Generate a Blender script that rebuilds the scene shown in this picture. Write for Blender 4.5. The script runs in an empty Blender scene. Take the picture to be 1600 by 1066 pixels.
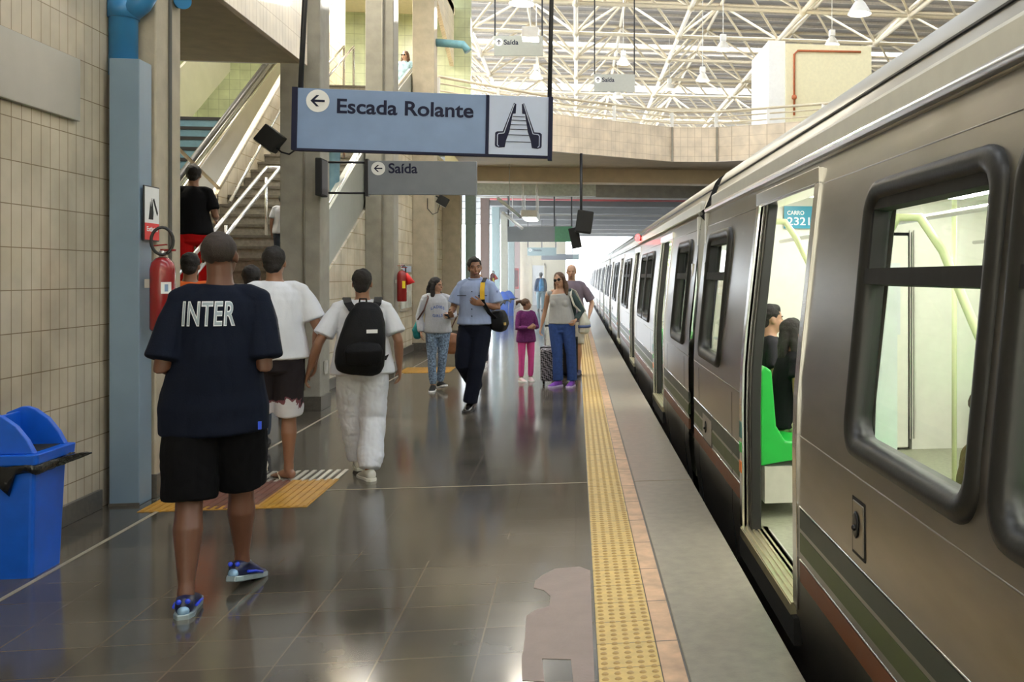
import bpy, bmesh, math, random
import numpy as np
from mathutils import Vector, Matrix, noise
from mathutils.bvhtree import BVHTree
random.seed(7)
R = math.radians
S = bpy.context.scene
COL = S.collection
# ------------------------------------------------------------------ camera, sky, exposure
FPX, CX, CY, CAMZ, YAW = 1450.0, 1095.0, 431.0, 1.585, math.atan(0.1345)
cam = bpy.data.objects.new('camera', bpy.data.cameras.new('camera'))
COL.objects.link(cam); S.camera = cam
cam.location = (0, 0, CAMZ); cam.rotation_euler = (R(90), 0, -YAW)
cam.data.sensor_width = 36; cam.data.lens = 36 * FPX / 1600
cam.data.shift_x = (800 - CX) / 1600; cam.data.shift_y = -(533 - CY) / 1600
cam.data.clip_end = 400; cam.data.clip_start = .05
W = bpy.data.worlds.new('sky'); S.world = W; W.use_nodes = True
bg = W.node_tree.nodes['Background']; bg.inputs[0].default_value = (.86, .93, 1, 1); bg.inputs[1].default_value = 5.0
S.view_settings.view_transform = 'Standard'; S.view_settings.look = 'None'
S.view_settings.gamma = 1; S.view_settings.exposure = 0.80; S.view_settings.use_curve_mapping = False
S.cycles.max_bounces = 7; S.cycles.diffuse_bounces = 4; S.cycles.glossy_bounces = 4
S.cycles.sample_clamp_indirect = 8; S.cycles.caustics_reflective = False; S.cycles.caustics_refractive = False
sun = bpy.data.objects.new('sun', bpy.data.lights.new('sun', 'SUN')); COL.objects.link(sun)
sun.data.energy = 28; sun.data.angle = R(1); sun.data.color = (1, .96, .90); sun.rotation_euler = (R(-77), 0, R(-6))
# ------------------------------------------------------------------ measuring helpers
cs, sn = math.cos(YAW), math.sin(YAW)
def at(px, py, zc):                      # a point at depth zc along the view
    a = (px - CX) / FPX * zc
    return Vector((a * cs + zc * sn, -a * sn + zc * cs, CAMZ + (CY - py) / FPX * zc))
def onx(px, py, X):                      # a point on the plane x = X
    t = (px - CX) / FPX
    return at(px, py, X / (t * cs + sn))
def onz(px, py, Z=0.0): return at(px, py, (CAMZ - Z) * FPX / (py - CY))
def ony(px, py, Y):
    t = (px - CX) / FPX
    return at(px, py, Y / (cs - t * sn))
# ------------------------------------------------------------------ materials
MATS = {}
def new_mat(name):
    m = bpy.data.materials.new(name); m.use_nodes = True; MATS[name] = m
    nt = m.node_tree; return m, nt, nt.nodes['Principled BSDF']
def mat(name, col, rough=.5, metal=0, var=.12, scale=12, bump=0, bscale=60, coat=0, emit=0, stretch=None, sheen=0):
    if name in MATS: return MATS[name]
    m, nt, b = new_mat(name); N, L = nt.nodes.new, nt.links.new
    b.inputs['Roughness'].default_value = rough; b.inputs['Metallic'].default_value = metal
    if coat: b.inputs['Coat Weight'].default_value = coat; b.inputs['Coat Roughness'].default_value = .08
    if sheen: b.inputs['Specular IOR Level'].default_value = .15
    tc = N('ShaderNodeTexCoord'); src = tc.outputs['Object']
    if stretch:
        mp = N('ShaderNodeMapping'); mp.inputs['Scale'].default_value = stretch; L(src, mp.inputs[0]); src = mp.outputs[0]
    c = Vector(col[:3])
    if var:
        n = N('ShaderNodeTexNoise'); n.inputs['Scale'].default_value = scale; n.inputs['Detail'].default_value = 5; L(src, n.inputs[0])
        r = N('ShaderNodeValToRGB'); L(n.outputs[0], r.inputs[0])
        r.color_ramp.elements[0].position = .3; r.color_ramp.elements[1].position = .7
        r.color_ramp.elements[0].color = (*[max(0, v * (1 - var)) for v in c], 1)
        r.color_ramp.elements[1].color = (*[min(1, v * (1 + var)) for v in c], 1)
        L(r.outputs[0], b.inputs['Base Color'])
        if rough > .05:
            q = N('ShaderNodeMapRange'); q.inputs[3].default_value = rough * .85; q.inputs[4].default_value = min(1, rough * 1.15)
            L(n.outputs[0], q.inputs[0]); L(q.outputs[0], b.inputs['Roughness'])
    else: b.inputs['Base Color'].default_value = (*c, 1)
    if bump:
        n2 = N('ShaderNodeTexNoise'); n2.inputs['Scale'].default_value = bscale; n2.inputs['Detail'].default_value = 3; L(src, n2.inputs[0])
        bp = N('ShaderNodeBump'); bp.inputs['Strength'].default_value = bump; bp.inputs['Distance'].default_value = .01
        L(n2.outputs[0], bp.inputs['Height']); L(bp.outputs[0], b.inputs['Normal'])
    if emit:
        b.inputs['Emission Color'].default_value = (*c, 1); b.inputs['Emission Strength'].default_value = emit
    return m
def tile_mat(name, c1, c2, mortar, w, h, ms=.006, rough=.25, flat=False, offset=0, bumpy=.3, rvar=.05, nscale=3):
    m, nt, b = new_mat(name); N, L = nt.nodes.new, nt.links.new
    tc = N('ShaderNodeTexCoord'); sp = N('ShaderNodeSeparateXYZ'); L(tc.outputs['Object'], sp.inputs[0])
    cb = N('ShaderNodeCombineXYZ')
    if flat: L(sp.outputs[0], cb.inputs[0]); L(sp.outputs[1], cb.inputs[1])
    else:
        ad = N('ShaderNodeMath'); ad.operation = 'ADD'; L(sp.outputs[0], ad.inputs[0]); L(sp.outputs[1], ad.inputs[1])
        L(ad.outputs[0], cb.inputs[0]); L(sp.outputs[2], cb.inputs[1])
    br = N('ShaderNodeTexBrick'); L(cb.outputs[0], br.inputs[0]); br.offset = offset; br.squash = 1
    br.inputs['Color1'].default_value = (*c1, 1); br.inputs['Color2'].default_value = (*c2, 1); br.inputs['Mortar'].default_value = (*mortar, 1)
    br.inputs['Scale'].default_value = 1; br.inputs['Mortar Size'].default_value = ms; br.inputs['Mortar Smooth'].default_value = .1
    br.inputs['Bias'].default_value = 0
    br.inputs['Brick Width'].default_value = w; br.inputs['Row Height'].default_value = h
    n = N('ShaderNodeTexNoise'); n.inputs['Scale'].default_value = nscale; n.inputs['Detail'].default_value = 6; L(tc.outputs['Object'], n.inputs[0])
    mr = N('ShaderNodeMapRange'); mr.inputs[1].default_value = .3; mr.inputs[2].default_value = .7; mr.inputs[3].default_value = .82; mr.inputs[4].default_value = 1.12
    L(n.outputs[0], mr.inputs[0])
    mx = N('ShaderNodeMix'); mx.data_type = 'RGBA'; mx.blend_type = 'MULTIPLY'; mx.inputs[0].default_value = 1
    L(br.outputs[0], mx.inputs[6]); L(mr.outputs[0], mx.inputs[7]); L(mx.outputs[2], b.inputs['Base Color'])
    rr = N('ShaderNodeMapRange'); rr.inputs[3].default_value = max(.02, rough - rvar); rr.inputs[4].default_value = rough + rvar
    L(n.outputs[0], rr.inputs[0]); L(rr.outputs[0], b.inputs['Roughness'])
    bp = N('ShaderNodeBump'); bp.inputs['Strength'].default_value = bumpy; bp.inputs['Distance'].default_value = .004; bp.invert = True
    L(br.outputs['Fac'], bp.inputs['Height']); L(bp.outputs[0], b.inputs['Normal'])
    return m
def emis(name, col, s):
    m, nt, b = new_mat(name); b.inputs['Base Color'].default_value = (*col, 1)
    b.inputs['Emission Color'].default_value = (*col, 1); b.inputs['Emission Strength'].default_value = s; return m
def glass_mat(name, tint=(1, 1, 1), gloss=.12):
    m, nt, b = new_mat(name); nt.nodes.remove(b); N, L = nt.nodes.new, nt.links.new
    t = N('ShaderNodeBsdfTransparent'); t.inputs[0].default_value = (*tint, 1); g = N('ShaderNodeBsdfGlossy'); g.inputs['Roughness'].default_value = .03
    f = N('ShaderNodeLayerWeight'); pw = N('ShaderNodeMath'); pw.operation = 'POWER'; pw.inputs[1].default_value = 5; L(f.outputs['Facing'], pw.inputs[0]); ad = N('ShaderNodeMath'); ad.operation = 'MULTIPLY_ADD'; ad.inputs[1].default_value = .9; ad.inputs[2].default_value = .04 + gloss; L(pw.outputs[0], ad.inputs[0])
    x = N('ShaderNodeMixShader'); L(ad.outputs[0], x.inputs[0]); L(t.outputs[0], x.inputs[1]); L(g.outputs[0], x.inputs[2])
    L(x.outputs[0], nt.nodes['Material Output'].inputs[0]); return m
M_WALL = tile_mat('cream_wall_tile', (.54, .46, .34), (.58, .50, .38), (.24, .18, .11), .1, .25, .003, .22)
M_FASC = tile_mat('white_fascia_tile', (.80, .68, .54), (.84, .72, .58), (.56, .45, .33), .16, .25, .004, .3)
M_FASV = tile_mat('white_parapet_tile', (.78, .68, .54), (.81, .71, .57), (.52, .41, .29), .1, .25, .004, .3)
M_STW = tile_mat('stair_wall_tile', (.66, .58, .44), (.70, .62, .48), (.42, .34, .22), .4, .25, .006, .25)
M_GREEN = tile_mat('pale_green_tile', (.55, .62, .40), (.58, .65, .43), (.36, .42, .26), .25, .25, .005, .3)
M_CREAM = mat('cream_plaster', (.82, .74, .55), .7, var=.04)
M_FLOOR = tile_mat('polished_granite', (.066, .058, .046), (.092, .081, .064), (.125, .10, .072), .405, .305, .004, .135, flat=True, bumpy=.25, rvar=.045, nscale=1.6)
M_CONC = mat('concrete', (.46, .40, .30), .7, var=.12, scale=5, bump=.15, bscale=40)
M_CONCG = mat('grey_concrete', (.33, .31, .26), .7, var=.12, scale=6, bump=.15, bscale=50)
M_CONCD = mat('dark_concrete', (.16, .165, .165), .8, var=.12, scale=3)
M_EDGE = mat('platform_edge_concrete', (.27, .245, .19), .34, var=.14, scale=14, bump=.08, bscale=90)
M_BASE = mat('granite_base', (.10, .09, .075), .35, var=.2, scale=30)
M_BEIGE = mat('beige_beam', (.66, .54, .38), .7, var=.06, scale=4)
M_STEEL = mat('brushed_steel', (.34, .325, .30), .30, metal=.92, var=.10, scale=5, stretch=(4, .5, 2), bump=.02, bscale=30)
M_STEELR = mat('roof_steel', (.44, .43, .40), .34, metal=.9, var=.05, scale=5, stretch=(3, .4, 2))
M_STEELP = mat('polished_steel', (.75, .74, .72), .2, metal=1, var=.03)
M_STEELD = mat('dull_steel_panel', (.42, .40, .36), .4, metal=.7, var=.08, scale=3)
M_ALU = mat('aluminium', (.62, .60, .56), .35, metal=.7, var=.05)
M_RUB = mat('black_rubber', (.014, .014, .014), .42, var=.1, bump=.05)
M_BLK = mat('black_metal', (.012, .012, .016), .4, var=0)
M_BLKM = mat('matt_black', (.014, .014, .014), .8, var=.1)
M_DARK = mat('underframe_black', (.01, .01, .01), .8, var=0)
M_WHITE = mat('white_paint', (.85, .85, .84), .4, var=.03)
M_TRUSS = mat('white_truss_paint', (.74, .66, .51), .45, var=.04)
M_ROOFS = mat('roof_sheet', (.42, .41, .42), .6, var=.08, scale=2)
M_BLUEP = mat('blue_pipe_paint', (.04, .22, .48), .3, var=.06, scale=4)
M_BLUEB = mat('grey_blue_box_paint', (.20, .28, .36), .35, var=.05, scale=4)
M_BIN = mat('blue_plastic', (.006, .11, .62), .38, var=.08, scale=9)
M_BAG = mat('black_bin_bag', (.008, .008, .009), .22, var=0, bump=.8, bscale=25)
M_SIGN = mat('blue_grey_sign', (.22, .32, .52), .5, var=.05, scale=6)
M_SIGNG = mat('grey_sign', (.20, .22, .25), .38, var=.05, scale=6)
M_SIGNL = mat('light_sign_panel', (.52, .60, .78), .5, var=.02)
M_NAVY = mat('navy_ink', (.006, .008, .035), .8, var=0)
M_YEL = mat('yellow_tactile', (.62, .44, .15), .45, var=.12, scale=18)
M_YELD = mat('yellow_tactile_dome', (.40, .25, .07), .4, var=.12, scale=18)
M_ORG = mat('worn_orange_strip', (.58, .38, .24), .5, var=.25, scale=9)
M_YMAT = mat('orange_yellow_mat', (.46, .24, .03), .55, var=.2, scale=10)
M_RMAT = mat('maroon_mat', (.16, .06, .04), .6, var=.3, scale=12)
M_PATCH = mat('pink_cement_patch', (.28, .215, .19), .5, var=.1, scale=9, bump=.1)
M_RED = mat('extinguisher_red', (.27, .010, .012), .25, var=.05, coat=.4)
M_REDL = mat('red_plastic', (.75, .02, .02), .4, var=.03)
M_GLASS = glass_mat('window_glass', (.92, .95, .93), .0)
M_INT = mat('train_interior_cream', (.80, .79, .71), .4, var=.03)
M_INTW = mat('train_partition_white', (.70, .74, .76), .35, var=.04)
M_INTF = mat('train_floor', (.30, .31, .22), .5, var=.15, scale=30)
M_SEAT = mat('green_seat', (.01, .42, .05), .3, var=.05)
M_POLE = mat('yellow_green_pole', (.60, .66, .38), .3, var=.03)
M_TREAD = mat('dark_granite_tread', (.14, .125, .10), .4, var=.25, scale=25)
M_RISER = mat('granite_riser', (.26, .235, .19), .5, var=.2, scale=25)
M_GOLD = mat('worn_sill_metal', (.62, .56, .38), .3, metal=.8, var=.1)
M_GOR = mat('dark_green_stripe', (.045, .06, .05), .45, var=.1)
M_OLV = mat('olive_stripe', (.075, .10, .035), .45, var=.1)
M_ORS = mat('rust_orange_stripe', (.17, .055, .02), .45, var=.1)
M_TEAL = mat('teal_mark', (.02, .16, .16), .4, var=0)
M_GRN = mat('bright_green_mark', (.03, .45, .06), .4, var=0)
M_ORA = mat('bright_orange_mark', (.85, .20, .02), .4, var=0)
M_LBL = mat('blue_label', (.03, .28, .42), .4, var=0)
M_ESC = mat('escalator_step', (.10, .19, .24), .45, var=.1)
# ------------------------------------------------------------------ mesh helpers
class MB:
    def __init__(s): s.v, s.f, s.m, s.sm = [], [], [], []
    def add(s, vs, fs, mi=0, smooth=False):
        o = len(s.v); s.v += [tuple(v) for v in vs]
        for f in fs: s.f.append([i + o for i in f]); s.m.append(mi); s.sm.append(smooth)
        return s
    def box(s, a, b, mi=0, mtx=None):
        (x0, y0, z0), (x1, y1, z1) = a, b
        x0, x1 = min(x0, x1), max(x0, x1); y0, y1 = min(y0, y1), max(y0, y1); z0, z1 = min(z0, z1), max(z0, z1)
        vs = [Vector(p) for p in ((x0,y0,z0),(x1,y0,z0),(x1,y1,z0),(x0,y1,z0),(x0,y0,z1),(x1,y0,z1),(x1,y1,z1),(x0,y1,z1))]
        if mtx: vs = [mtx @ v for v in vs]
        return s.add(vs, [(0,3,2,1),(4,5,6,7),(0,1,5,4),(1,2,6,5),(2,3,7,6),(3,0,4,7)], mi)
    def loft(s, rings, mi=0, smooth=True, caps=True, closed=True):
        n = len(rings[0]); vs = [v for r in rings for v in r]; fs = []
        for i in range(len(rings) - 1):
            for j in range(n if closed else n - 1):
                k = (j + 1) % n; fs.append((i*n+j, i*n+k, (i+1)*n+k, (i+1)*n+j))
        s.add(vs, fs, mi, smooth)
        if caps:
            o = len(s.v) - len(vs)
            s.f.append([o + j for j in reversed(range(n))]); s.m.append(mi); s.sm.append(False)
            s.f.append([o + (len(rings)-1)*n + j for j in range(n)]); s.m.append(mi); s.sm.append(False)
        return s
    def tube(s, pts, r, n=10, mi=0, caps=True):
        pts = [Vector(p) for p in pts]; rr = r if isinstance(r, (list, tuple)) else [r] * len(pts); rings = []
        up = None
        for i, p in enumerate(pts):
            d = (pts[min(i+1, len(pts)-1)] - pts[max(i-1, 0)])
            d = d.normalized() if d.length > 1e-9 else Vector((0, 0, 1))
            if up is None: up = d.orthogonal().normalized()
            else:
                up = up - d * up.dot(d); up = up.normalized() if up.length > 1e-6 else d.orthogonal().normalized()
            w = d.cross(up)
            rings.append([p + (up * math.cos(2*math.pi*k/n) + w * math.sin(2*math.pi*k/n)) * rr[i] for k in range(n)])
        return s.loft(rings, mi, caps=caps)
    def prism(s, poly, ax, a, b, mi=0):      # poly in the two axes other than ax, extruded a..b along ax
        def P(u, v, w):
            return {'x': (w, u, v), 'y': (u, w, v), 'z': (u, v, w)}[ax]
        n = len(poly); vs = [P(u, v, a) for u, v in poly] + [P(u, v, b) for u, v in poly]
        fs = [list(range(n)), list(range(2*n-1, n-1, -1))] + [(i, n+i, n+(i+1) % n, (i+1) % n) for i in range(n)]
        return s.add(vs, fs, mi)
    def lathe(s, prof, c=(0, 0, 0), n=24, mi=0, mtx=None):
        rings = []
        for r, z in prof:
            ring = [Vector((r*math.cos(2*math.pi*k/n), r*math.sin(2*math.pi*k/n), z)) for k in range(n)]
            rings.append([(mtx @ v if mtx else v) + Vector(c) for v in ring])
        return s.loft(rings, mi)
    def ball(s, c, r, n=12, mi=0, mtx=None):
        r = r if isinstance(r, (list, tuple)) else (r, r, r); rings = []
        m = n // 2
        for i in range(m + 1):
            t = math.pi * max(.02, min(m - .02, i)) / m
            ring = [Vector((r[0]*math.sin(t)*math.cos(2*math.pi*k/n), r[1]*math.sin(t)*math.sin(2*math.pi*k/n), -r[2]*math.cos(t))) for k in range(n)]
            rings.append([(mtx @ v if mtx else v) + Vector(c) for v in ring])
        return s.loft(rings, mi)
    def build(s, name, mats, parent=None, bevel=0, fix=True, **tags):
        me = bpy.data.meshes.new(name); me.from_pydata(s.v, [], s.f)
        for m in (mats if isinstance(mats, (list, tuple)) else [mats]): me.materials.append(m)
        me.polygons.foreach_set('material_index', s.m); me.polygons.foreach_set('use_smooth', s.sm)
        if fix:
            bm = bmesh.new(); bm.from_mesh(me); bmesh.ops.recalc_face_normals(bm, faces=bm.faces); bm.to_mesh(me); bm.free()
        o = bpy.data.objects.new(name, me); COL.objects.link(o)
        if parent: o.parent = parent
        if bevel:
            b = o.modifiers.new('b', 'BEVEL'); b.width = bevel; b.segments = 2; b.limit_method = 'ANGLE'; b.angle_limit = R(40)
        tag(o, **tags); return o
def tag(o, label=None, cat=None, group=None, kind=None):
    if label: o['label'] = label
    if cat: o['category'] = cat
    if group: o['group'] = group
    if kind: o['kind'] = kind
    return o
def empty(name, loc=(0, 0, 0), rz=0, **t):
    o = bpy.data.objects.new(name, None); COL.objects.link(o); o.location = loc; o.rotation_euler = (0, 0, rz); o.empty_display_size = .2
    return tag(o, **t)
def copy_tree(o, parent=None, loc=None, rot=None, **t):
    kids = [c for c in COL.objects if c.parent == o]
    c = o.copy(); COL.objects.link(c); c.parent = parent
    if loc is not None: c.location = loc
    if rot is not None: c.rotation_euler = rot
    for k in kids: copy_tree(k, c)
    return tag(c, **t)
def struct(name, mb, m, **k): return mb.build(name, m, kind='structure', **k)
def text_mesh(txt, size, extr=.002, bold=0, sx=1, shear=0, spacing=1, align='LEFT'):
    cu = bpy.data.curves.new('t', 'FONT'); cu.body = txt; cu.size = size; cu.extrude = extr; cu.offset = bold; cu.shear = shear
    cu.space_character = spacing; cu.align_x = align
    o = bpy.data.objects.new('t', cu); COL.objects.link(o); dg = bpy.context.evaluated_depsgraph_get()
    me = bpy.data.meshes.new_from_object(o.evaluated_get(dg)); bpy.data.objects.remove(o); bpy.data.curves.remove(cu)
    for v in me.vertices: v.co.x *= sx
    return me
def put_text(name, txt, size, mtx, m, parent=None, **k):
    me = text_mesh(txt, size, **k); me.transform(mtx); me.materials.clear(); me.materials.append(m)
    o = bpy.data.objects.new(name, me); COL.objects.link(o); o.parent = parent; return o
# ================================================================== THE STATION
XP = -2.97                                    # platform face of the pillars
# floor, edge, track bed
fl = MB(); fl.box((-4.2, -6, -.3), (.085, 66, 0)); fl.box((-9.5, 6.9, -.3), (-4.2, 30, -.001))
struct('floor', fl, M_FLOOR)
struct('trim_1', MB().box((.445, -6, -.3), (.891, 66, 0)), M_EDGE, bevel=.006)
struct('trim_2', MB().box((.085, -6, -.3), (.445, 66, -.001)), M_BASE)
struct('trim_3', MB().box((.80, -6, -1.4), (.85, 66, -.3)), M_DARK)
struct('track_bed', MB().box((.6, -15, -1.6), (30, 90, -1.4)), M_DARK)
gl = MB().box((-60, 66, -1.5), (60, 140, -1.4)); struct('ground_outside', gl, mat('pale_ballast', (.55, .53, .48), .9, var=.1))
gl = MB().box((-60, -15, -.5), (-9.8, 140, -.4)); struct('ground_beside', gl, MATS['pale_ballast'])
# border line of the left walkway
struct('trim_4', MB().box((-2.80, -6, 0), (-2.775, 60, .0025)), mat('light_joint', (.34, .29, .21), .4))
a = onz(600, 765); b = onz(1070, 751)
struct('trim_5', MB().box((-2.775, a.y + .02, 0), (.085, a.y + .032, .002)).box((.445, a.y + .02, 0), (.891, a.y + .032, .002)), MATS['light_joint'])
# tactile warning strip: yellow domed tiles beside an orange band
ts = MB(); yy = 2.6
ts.box((.09, -6, 0), (.338, 64, .004), 0)
for k in range(int((64 + 2) / .25)):
    y = -2 + k * .25
    ts.box((.088, y, .001), (.34, y + .004, .0045), 2)
for c in range(5):
    for k in range(900):
        y = 2.4 + k * .05
        if y > 34: break
        x = .115 + c * .05; r0, r1 = .0155, .009; n = 8 if y < 12 else 5
        lo = [(x + r0*math.cos(2*math.pi*j/n), y + r0*math.sin(2*math.pi*j/n), .004) for j in range(n)]
        hi = [(x + r1*math.cos(2*math.pi*j/n), y + r1*math.sin(2*math.pi*j/n), .0085) for j in range(n)]
        o = len(ts.v); ts.v += lo + hi
        for j in range(n): ts.f.append([o+j, o+(j+1) % n, o+n+(j+1) % n, o+n+j]); ts.m.append(1); ts.sm.append(True)
        ts.f.append([o+n+j for j in range(n)]); ts.m.append(1); ts.sm.append(False)
t = ts.build('tactile_strip', [M_YEL, M_YELD, M_BASE], fix=False, label='yellow tactile warning strip with rows of domes along the platform edge', cat='tactile paving')
ob = MB().box((.343, -6, 0), (.435, 64, .004))
for k in range(130): ob.box((.343, -2 + k*.5, .003), (.435, -1.994 + k*.5, .0045), 1)
ob.build('border', [M_ORG, M_BASE], t, label='worn orange band')
pp = [(800, 885), (875, 885), (925, 890), (925, 1064), (895, 1066), (893, 1030), (847, 1031), (850, 1064), (815, 1064), (818, 1000), (826, 965), (850, 955), (860, 935), (855, 920), (833, 905), (845, 897), (868, 890)]
pp = [(868, 889), (905, 886), (922, 892), (929, 1066), (896, 1068), (892, 1031), (847, 1030), (851, 1066), (816, 1064), (815, 1030), (820, 1000), (822, 963), (838, 953), (858, 948), (860, 932), (850, 923), (834, 919), (836, 908), (848, 899)]
poly = [tuple(onz(x, y)[:2]) for x, y in pp]
MB().prism(poly, 'z', 0, .002).build('cement_patch', M_PATCH, label='irregular pinkish cement repair patch on the floor beside the yellow strip', cat='floor patch')
# tactile mats at the stair foot and further along
def tmat(px0, px1, y0, y1, lab, inner=True):
    p0, p1 = onz(px0, y0), onz(px1, y0); q = onz(px0, y1); Y0, Y1 = p0.y, q.y; X0, X1 = p0.x, p1.x
    mb = MB().box((X0, Y0, 0), (X1, Y1, .004), 0)
    if inner: mb.box((X0 + .34, Y0 + .1, .004), (X1 - .34, Y1 - .0, .0055), 1)
    n = int((X1 - X0) / .05)
    for k in range(n):
        x = X0 + .02 + k * (X1 - X0) / n
        inn = inner and X0 + .32 < x < X1 - .36
        mb.box((x, Y0 + .01, .004), (x + .02, Y1 - .01, .0085), 1 if inn else 0)
    return mb.build('tactile_mat', [M_YMAT, M_RMAT], label=lab, cat='tactile paving')
tmat(214, 470, 801, 758, 'ribbed orange and maroon tactile mat on the floor at the foot of the stairs')
tmat(620, 700, 583.5, 575, 'narrow orange tactile mat on the floor behind the hooded teenager', False)
g = MB(); p0, q0 = onz(345, 757), onz(455, 738)
for k in range(14):
    x = p0.x + k * .062; g.box((x, p0.y + .02, 0), (x + .03, p0.y + .42, .007))
g.build('floor_grate', M_ALU, label='light ribbed metal grate in the floor under the flip-flops', cat='grate')
# walls at the left
struct('wall_left', MB().box((-3.45, -6, 0), (-3.22, 7.05, 9)), M_WALL)
struct('baseboard_left', MB().box((-3.24, -6, 0), (-3.195, 6.81, .13)), M_BASE, bevel=.004)
struct('wall_back', MB().box((-9.6, 6.9, 0), (-9.4, 27, 9)), M_GREEN)
struct('wall_stair_end', MB().box((-9.4, 24.6, 4.95), (-2.7, 24.8, 8.8)), M_GREEN)
struct('wall_hall_front', MB().box((-9.4, 6.75, 0), (-3.45, 6.9, 9)), M_WALL)
# ceiling of the stair hall and slab over the entry
struct('ceiling_stair_hall', MB().box((-9.6, 11.2, 8.3), (-3.1, 26, 8.5)), M_CREAM)
e = onx(460, 107, -3.1); ysl = e.y + .35
sl = MB().box((-9.4, 6.9, 4.02), (-3.12, ysl, 4.4), 0).box((-9.4, ysl, 4.02), (-3.42, ysl + .06, 4.2), 1)
struct('ceiling_entry_slab', sl, [M_CONC, M_WHITE])
struct('trim_6', MB().box((-3.12, -6, 4.0), (-3.06, ysl, 9)), M_FASV)
struct('trim_7', MB().prism([(11.5, 3.98), (12.1, 4.35), (14.9, 6.75), (14.9, 9), (11.5, 9)], 'x', -3.35, -3.28), M_FASV)
struct('trim_8', MB().prism([(20.6, 8.1), (24.4, 6.95), (24.4, 9.2), (20.6, 9.2)], 'x', -3.2, -3.1), M_FASV)
# wall in line with the pillars beyond the stair
ST0, SL = 9.55, .5
zst = lambda y: max(0, (y - ST0) * SL)
struct('wall_under_stair', MB().prism([(12.0, 0), (26.5, 0), (26.5, 4.6), (20.2, 4.6), (12.0, zst(12.0) - .25)], 'x', -3.62, -3.42), M_STW)
struct('baseboard_under_stair', MB().box((-3.42, 12, 0), (-3.39, 26.5, .14)), M_BASE)
# pillars
labs = ['beige concrete pillar beside the blue-grey pipe box with a red extinguisher', 'concrete pillar carrying the tilted black floodlight, before the stairs',
        'concrete pillar standing between the diagonal stair side and the steel notice panel', 'cream concrete pillar just past the steel notice panel',
        'concrete pillar under the near end of the beige beam', ]
zcs = [6.62, 10.87, 15.25, 19.63, 24.0]
for i, zc in enumerate(zcs):
    Y = (zc + .396) / .991
    root = empty('pillar', (XP - .225, Y + .21, 0), label=labs[i], cat='pillar')
    h = 11.2 if i < 4 else 4.4
    m = M_CONC if i in (0, 3, 4) else M_CONCG
    MB().box((-.225, -.21, 0), (.225, .21, h)).build('shaft', m, root, bevel=.012)
    pb = MB().box((-.237, -.222, 0), (.237, .222, .17)); pb.build('base_course', M_BASE, root, bevel=.004)
    if i in (0, 2, 1): MB().tube([(.235 if i == 0 else .05, .0 if i == 0 else -.225, .25), (.235 if i == 0 else .05, 0 if i == 0 else -.225, h)], .013, 8).build('conduit', M_CONCD if i == 0 else M_CONCG, root)
M_PGREEN = mat('grey_green_pillar', (.20, .26, .25), .5, var=.08); M_PRED = mat('maroon_pillar', (.26, .17, .15), .5, var=.08)
M_PTEAL = mat('teal_pillar', (.32, .42, .42), .5, var=.08); M_POLI = mat('olive_pillar', (.28, .27, .20), .5, var=.08)
cols = [M_PGREEN, M_PRED, M_PTEAL, M_POLI, M_PGREEN, M_PRED, M_POLI, M_PTEAL]
far = ['grey-green pillar behind the officer', 'brownish pillar just before the small distant fire extinguisher', 'pale teal pillar above the blue bins', 'olive-grey pillar just past the blue bins',
       'slim grey-green pillar beside the tall red fire cabinet', 'brownish pillar beyond the tall red fire cabinet', 'olive pillar next to the cream end wall', 'teal pillar touching the cream end wall']
for i, m in enumerate(cols):
    Y = 28.4 + i * 4.4
    root = empty('pillar', (XP - .225, Y, 0), label=far[i], cat='pillar')
    MB().box((-.065, -.16, 0), (.225, .16, 4.5)).build('shaft', m, root, bevel=.01)
    MB().box((-.075, -.17, 0), (.235, .17, .15)).build('base_course', M_BASE, root)
# staircase
st = MB(); n = 34
for k in range(n):
    y = ST0 + k * .33; z = (k + 1) * .165
    x0 = -5.75 if y < 14.3 else -5.2
    st.box((x0, y, max(0, z - .45)), (-3.6, y + .36, z - .03), 1)
    st.box((x0, y - .03, z - .035), (-3.6, y + .33, z), 0)
stair = empty('staircase', (-4.5, ST0, 0), label='granite staircase climbing away behind the pillars to the upper floor', cat='stairs')
def child(mb, name, m, par, **k):
    o = mb.build(name, m, par, **k); o.matrix_parent_inverse = Matrix.Translation(-par.location); return o
child(st, 'steps', [M_TREAD, M_RISER], stair)
sw = MB().prism([(11.6, zst(11.6) - .35), (21.3, zst(21.3) - .55), (21.3, 6.06), (20.7, 6.06), (18.9, 5.26), (11.6, zst(11.6) + .4)], 'x', -3.58, -3.45)
child(sw, 'side_panel', mat('grey_side_panel', (.36, .37, .33), .35, var=.06), stair)
child(MB().tube([(-3.5, 11.7, zst(11.6) + .42), (-3.5, 18.9, 5.28), (-3.5, 20.7, 6.08), (-3.5, 21.3, 6.08)], .02), 'rail_cap', M_STEELP, stair)
hr = MB()
for x in (-4.36, -4.18): hr.tube([(x, 10.2, zst(10.2) + .9), (x, 13.9, zst(13.9) + .95)], .024, 12)
hr.tube([(-4.36, 13.9, zst(13.9) + .95), (-4.18, 13.9, zst(13.9) + .95)], .024, 12)
hr.tube([(-4.36, 10.2, zst(10.2) + .9), (-4.18, 10.2, zst(10.2) + .9)], .024, 12)
child(hr, 'handrail', mat('bright_rail', (.85, .85, .9), .15, metal=.6, var=0), stair)
for y in (10.6, 12.1, 13.6): child(MB().tube([(-4.27, y, zst(y)), (-4.27, y, zst(y) + .93)], .02), 'handrail_post', M_STEELP, stair)
for x in (-4.9, -4.7): child(MB().tube([(x, 18.6, zst(18.6) + .9), (x, 20.6, zst(20.6) + .95), (x, 20.6, zst(20.6))], .024), 'handrail', M_STEELP, stair)
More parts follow.
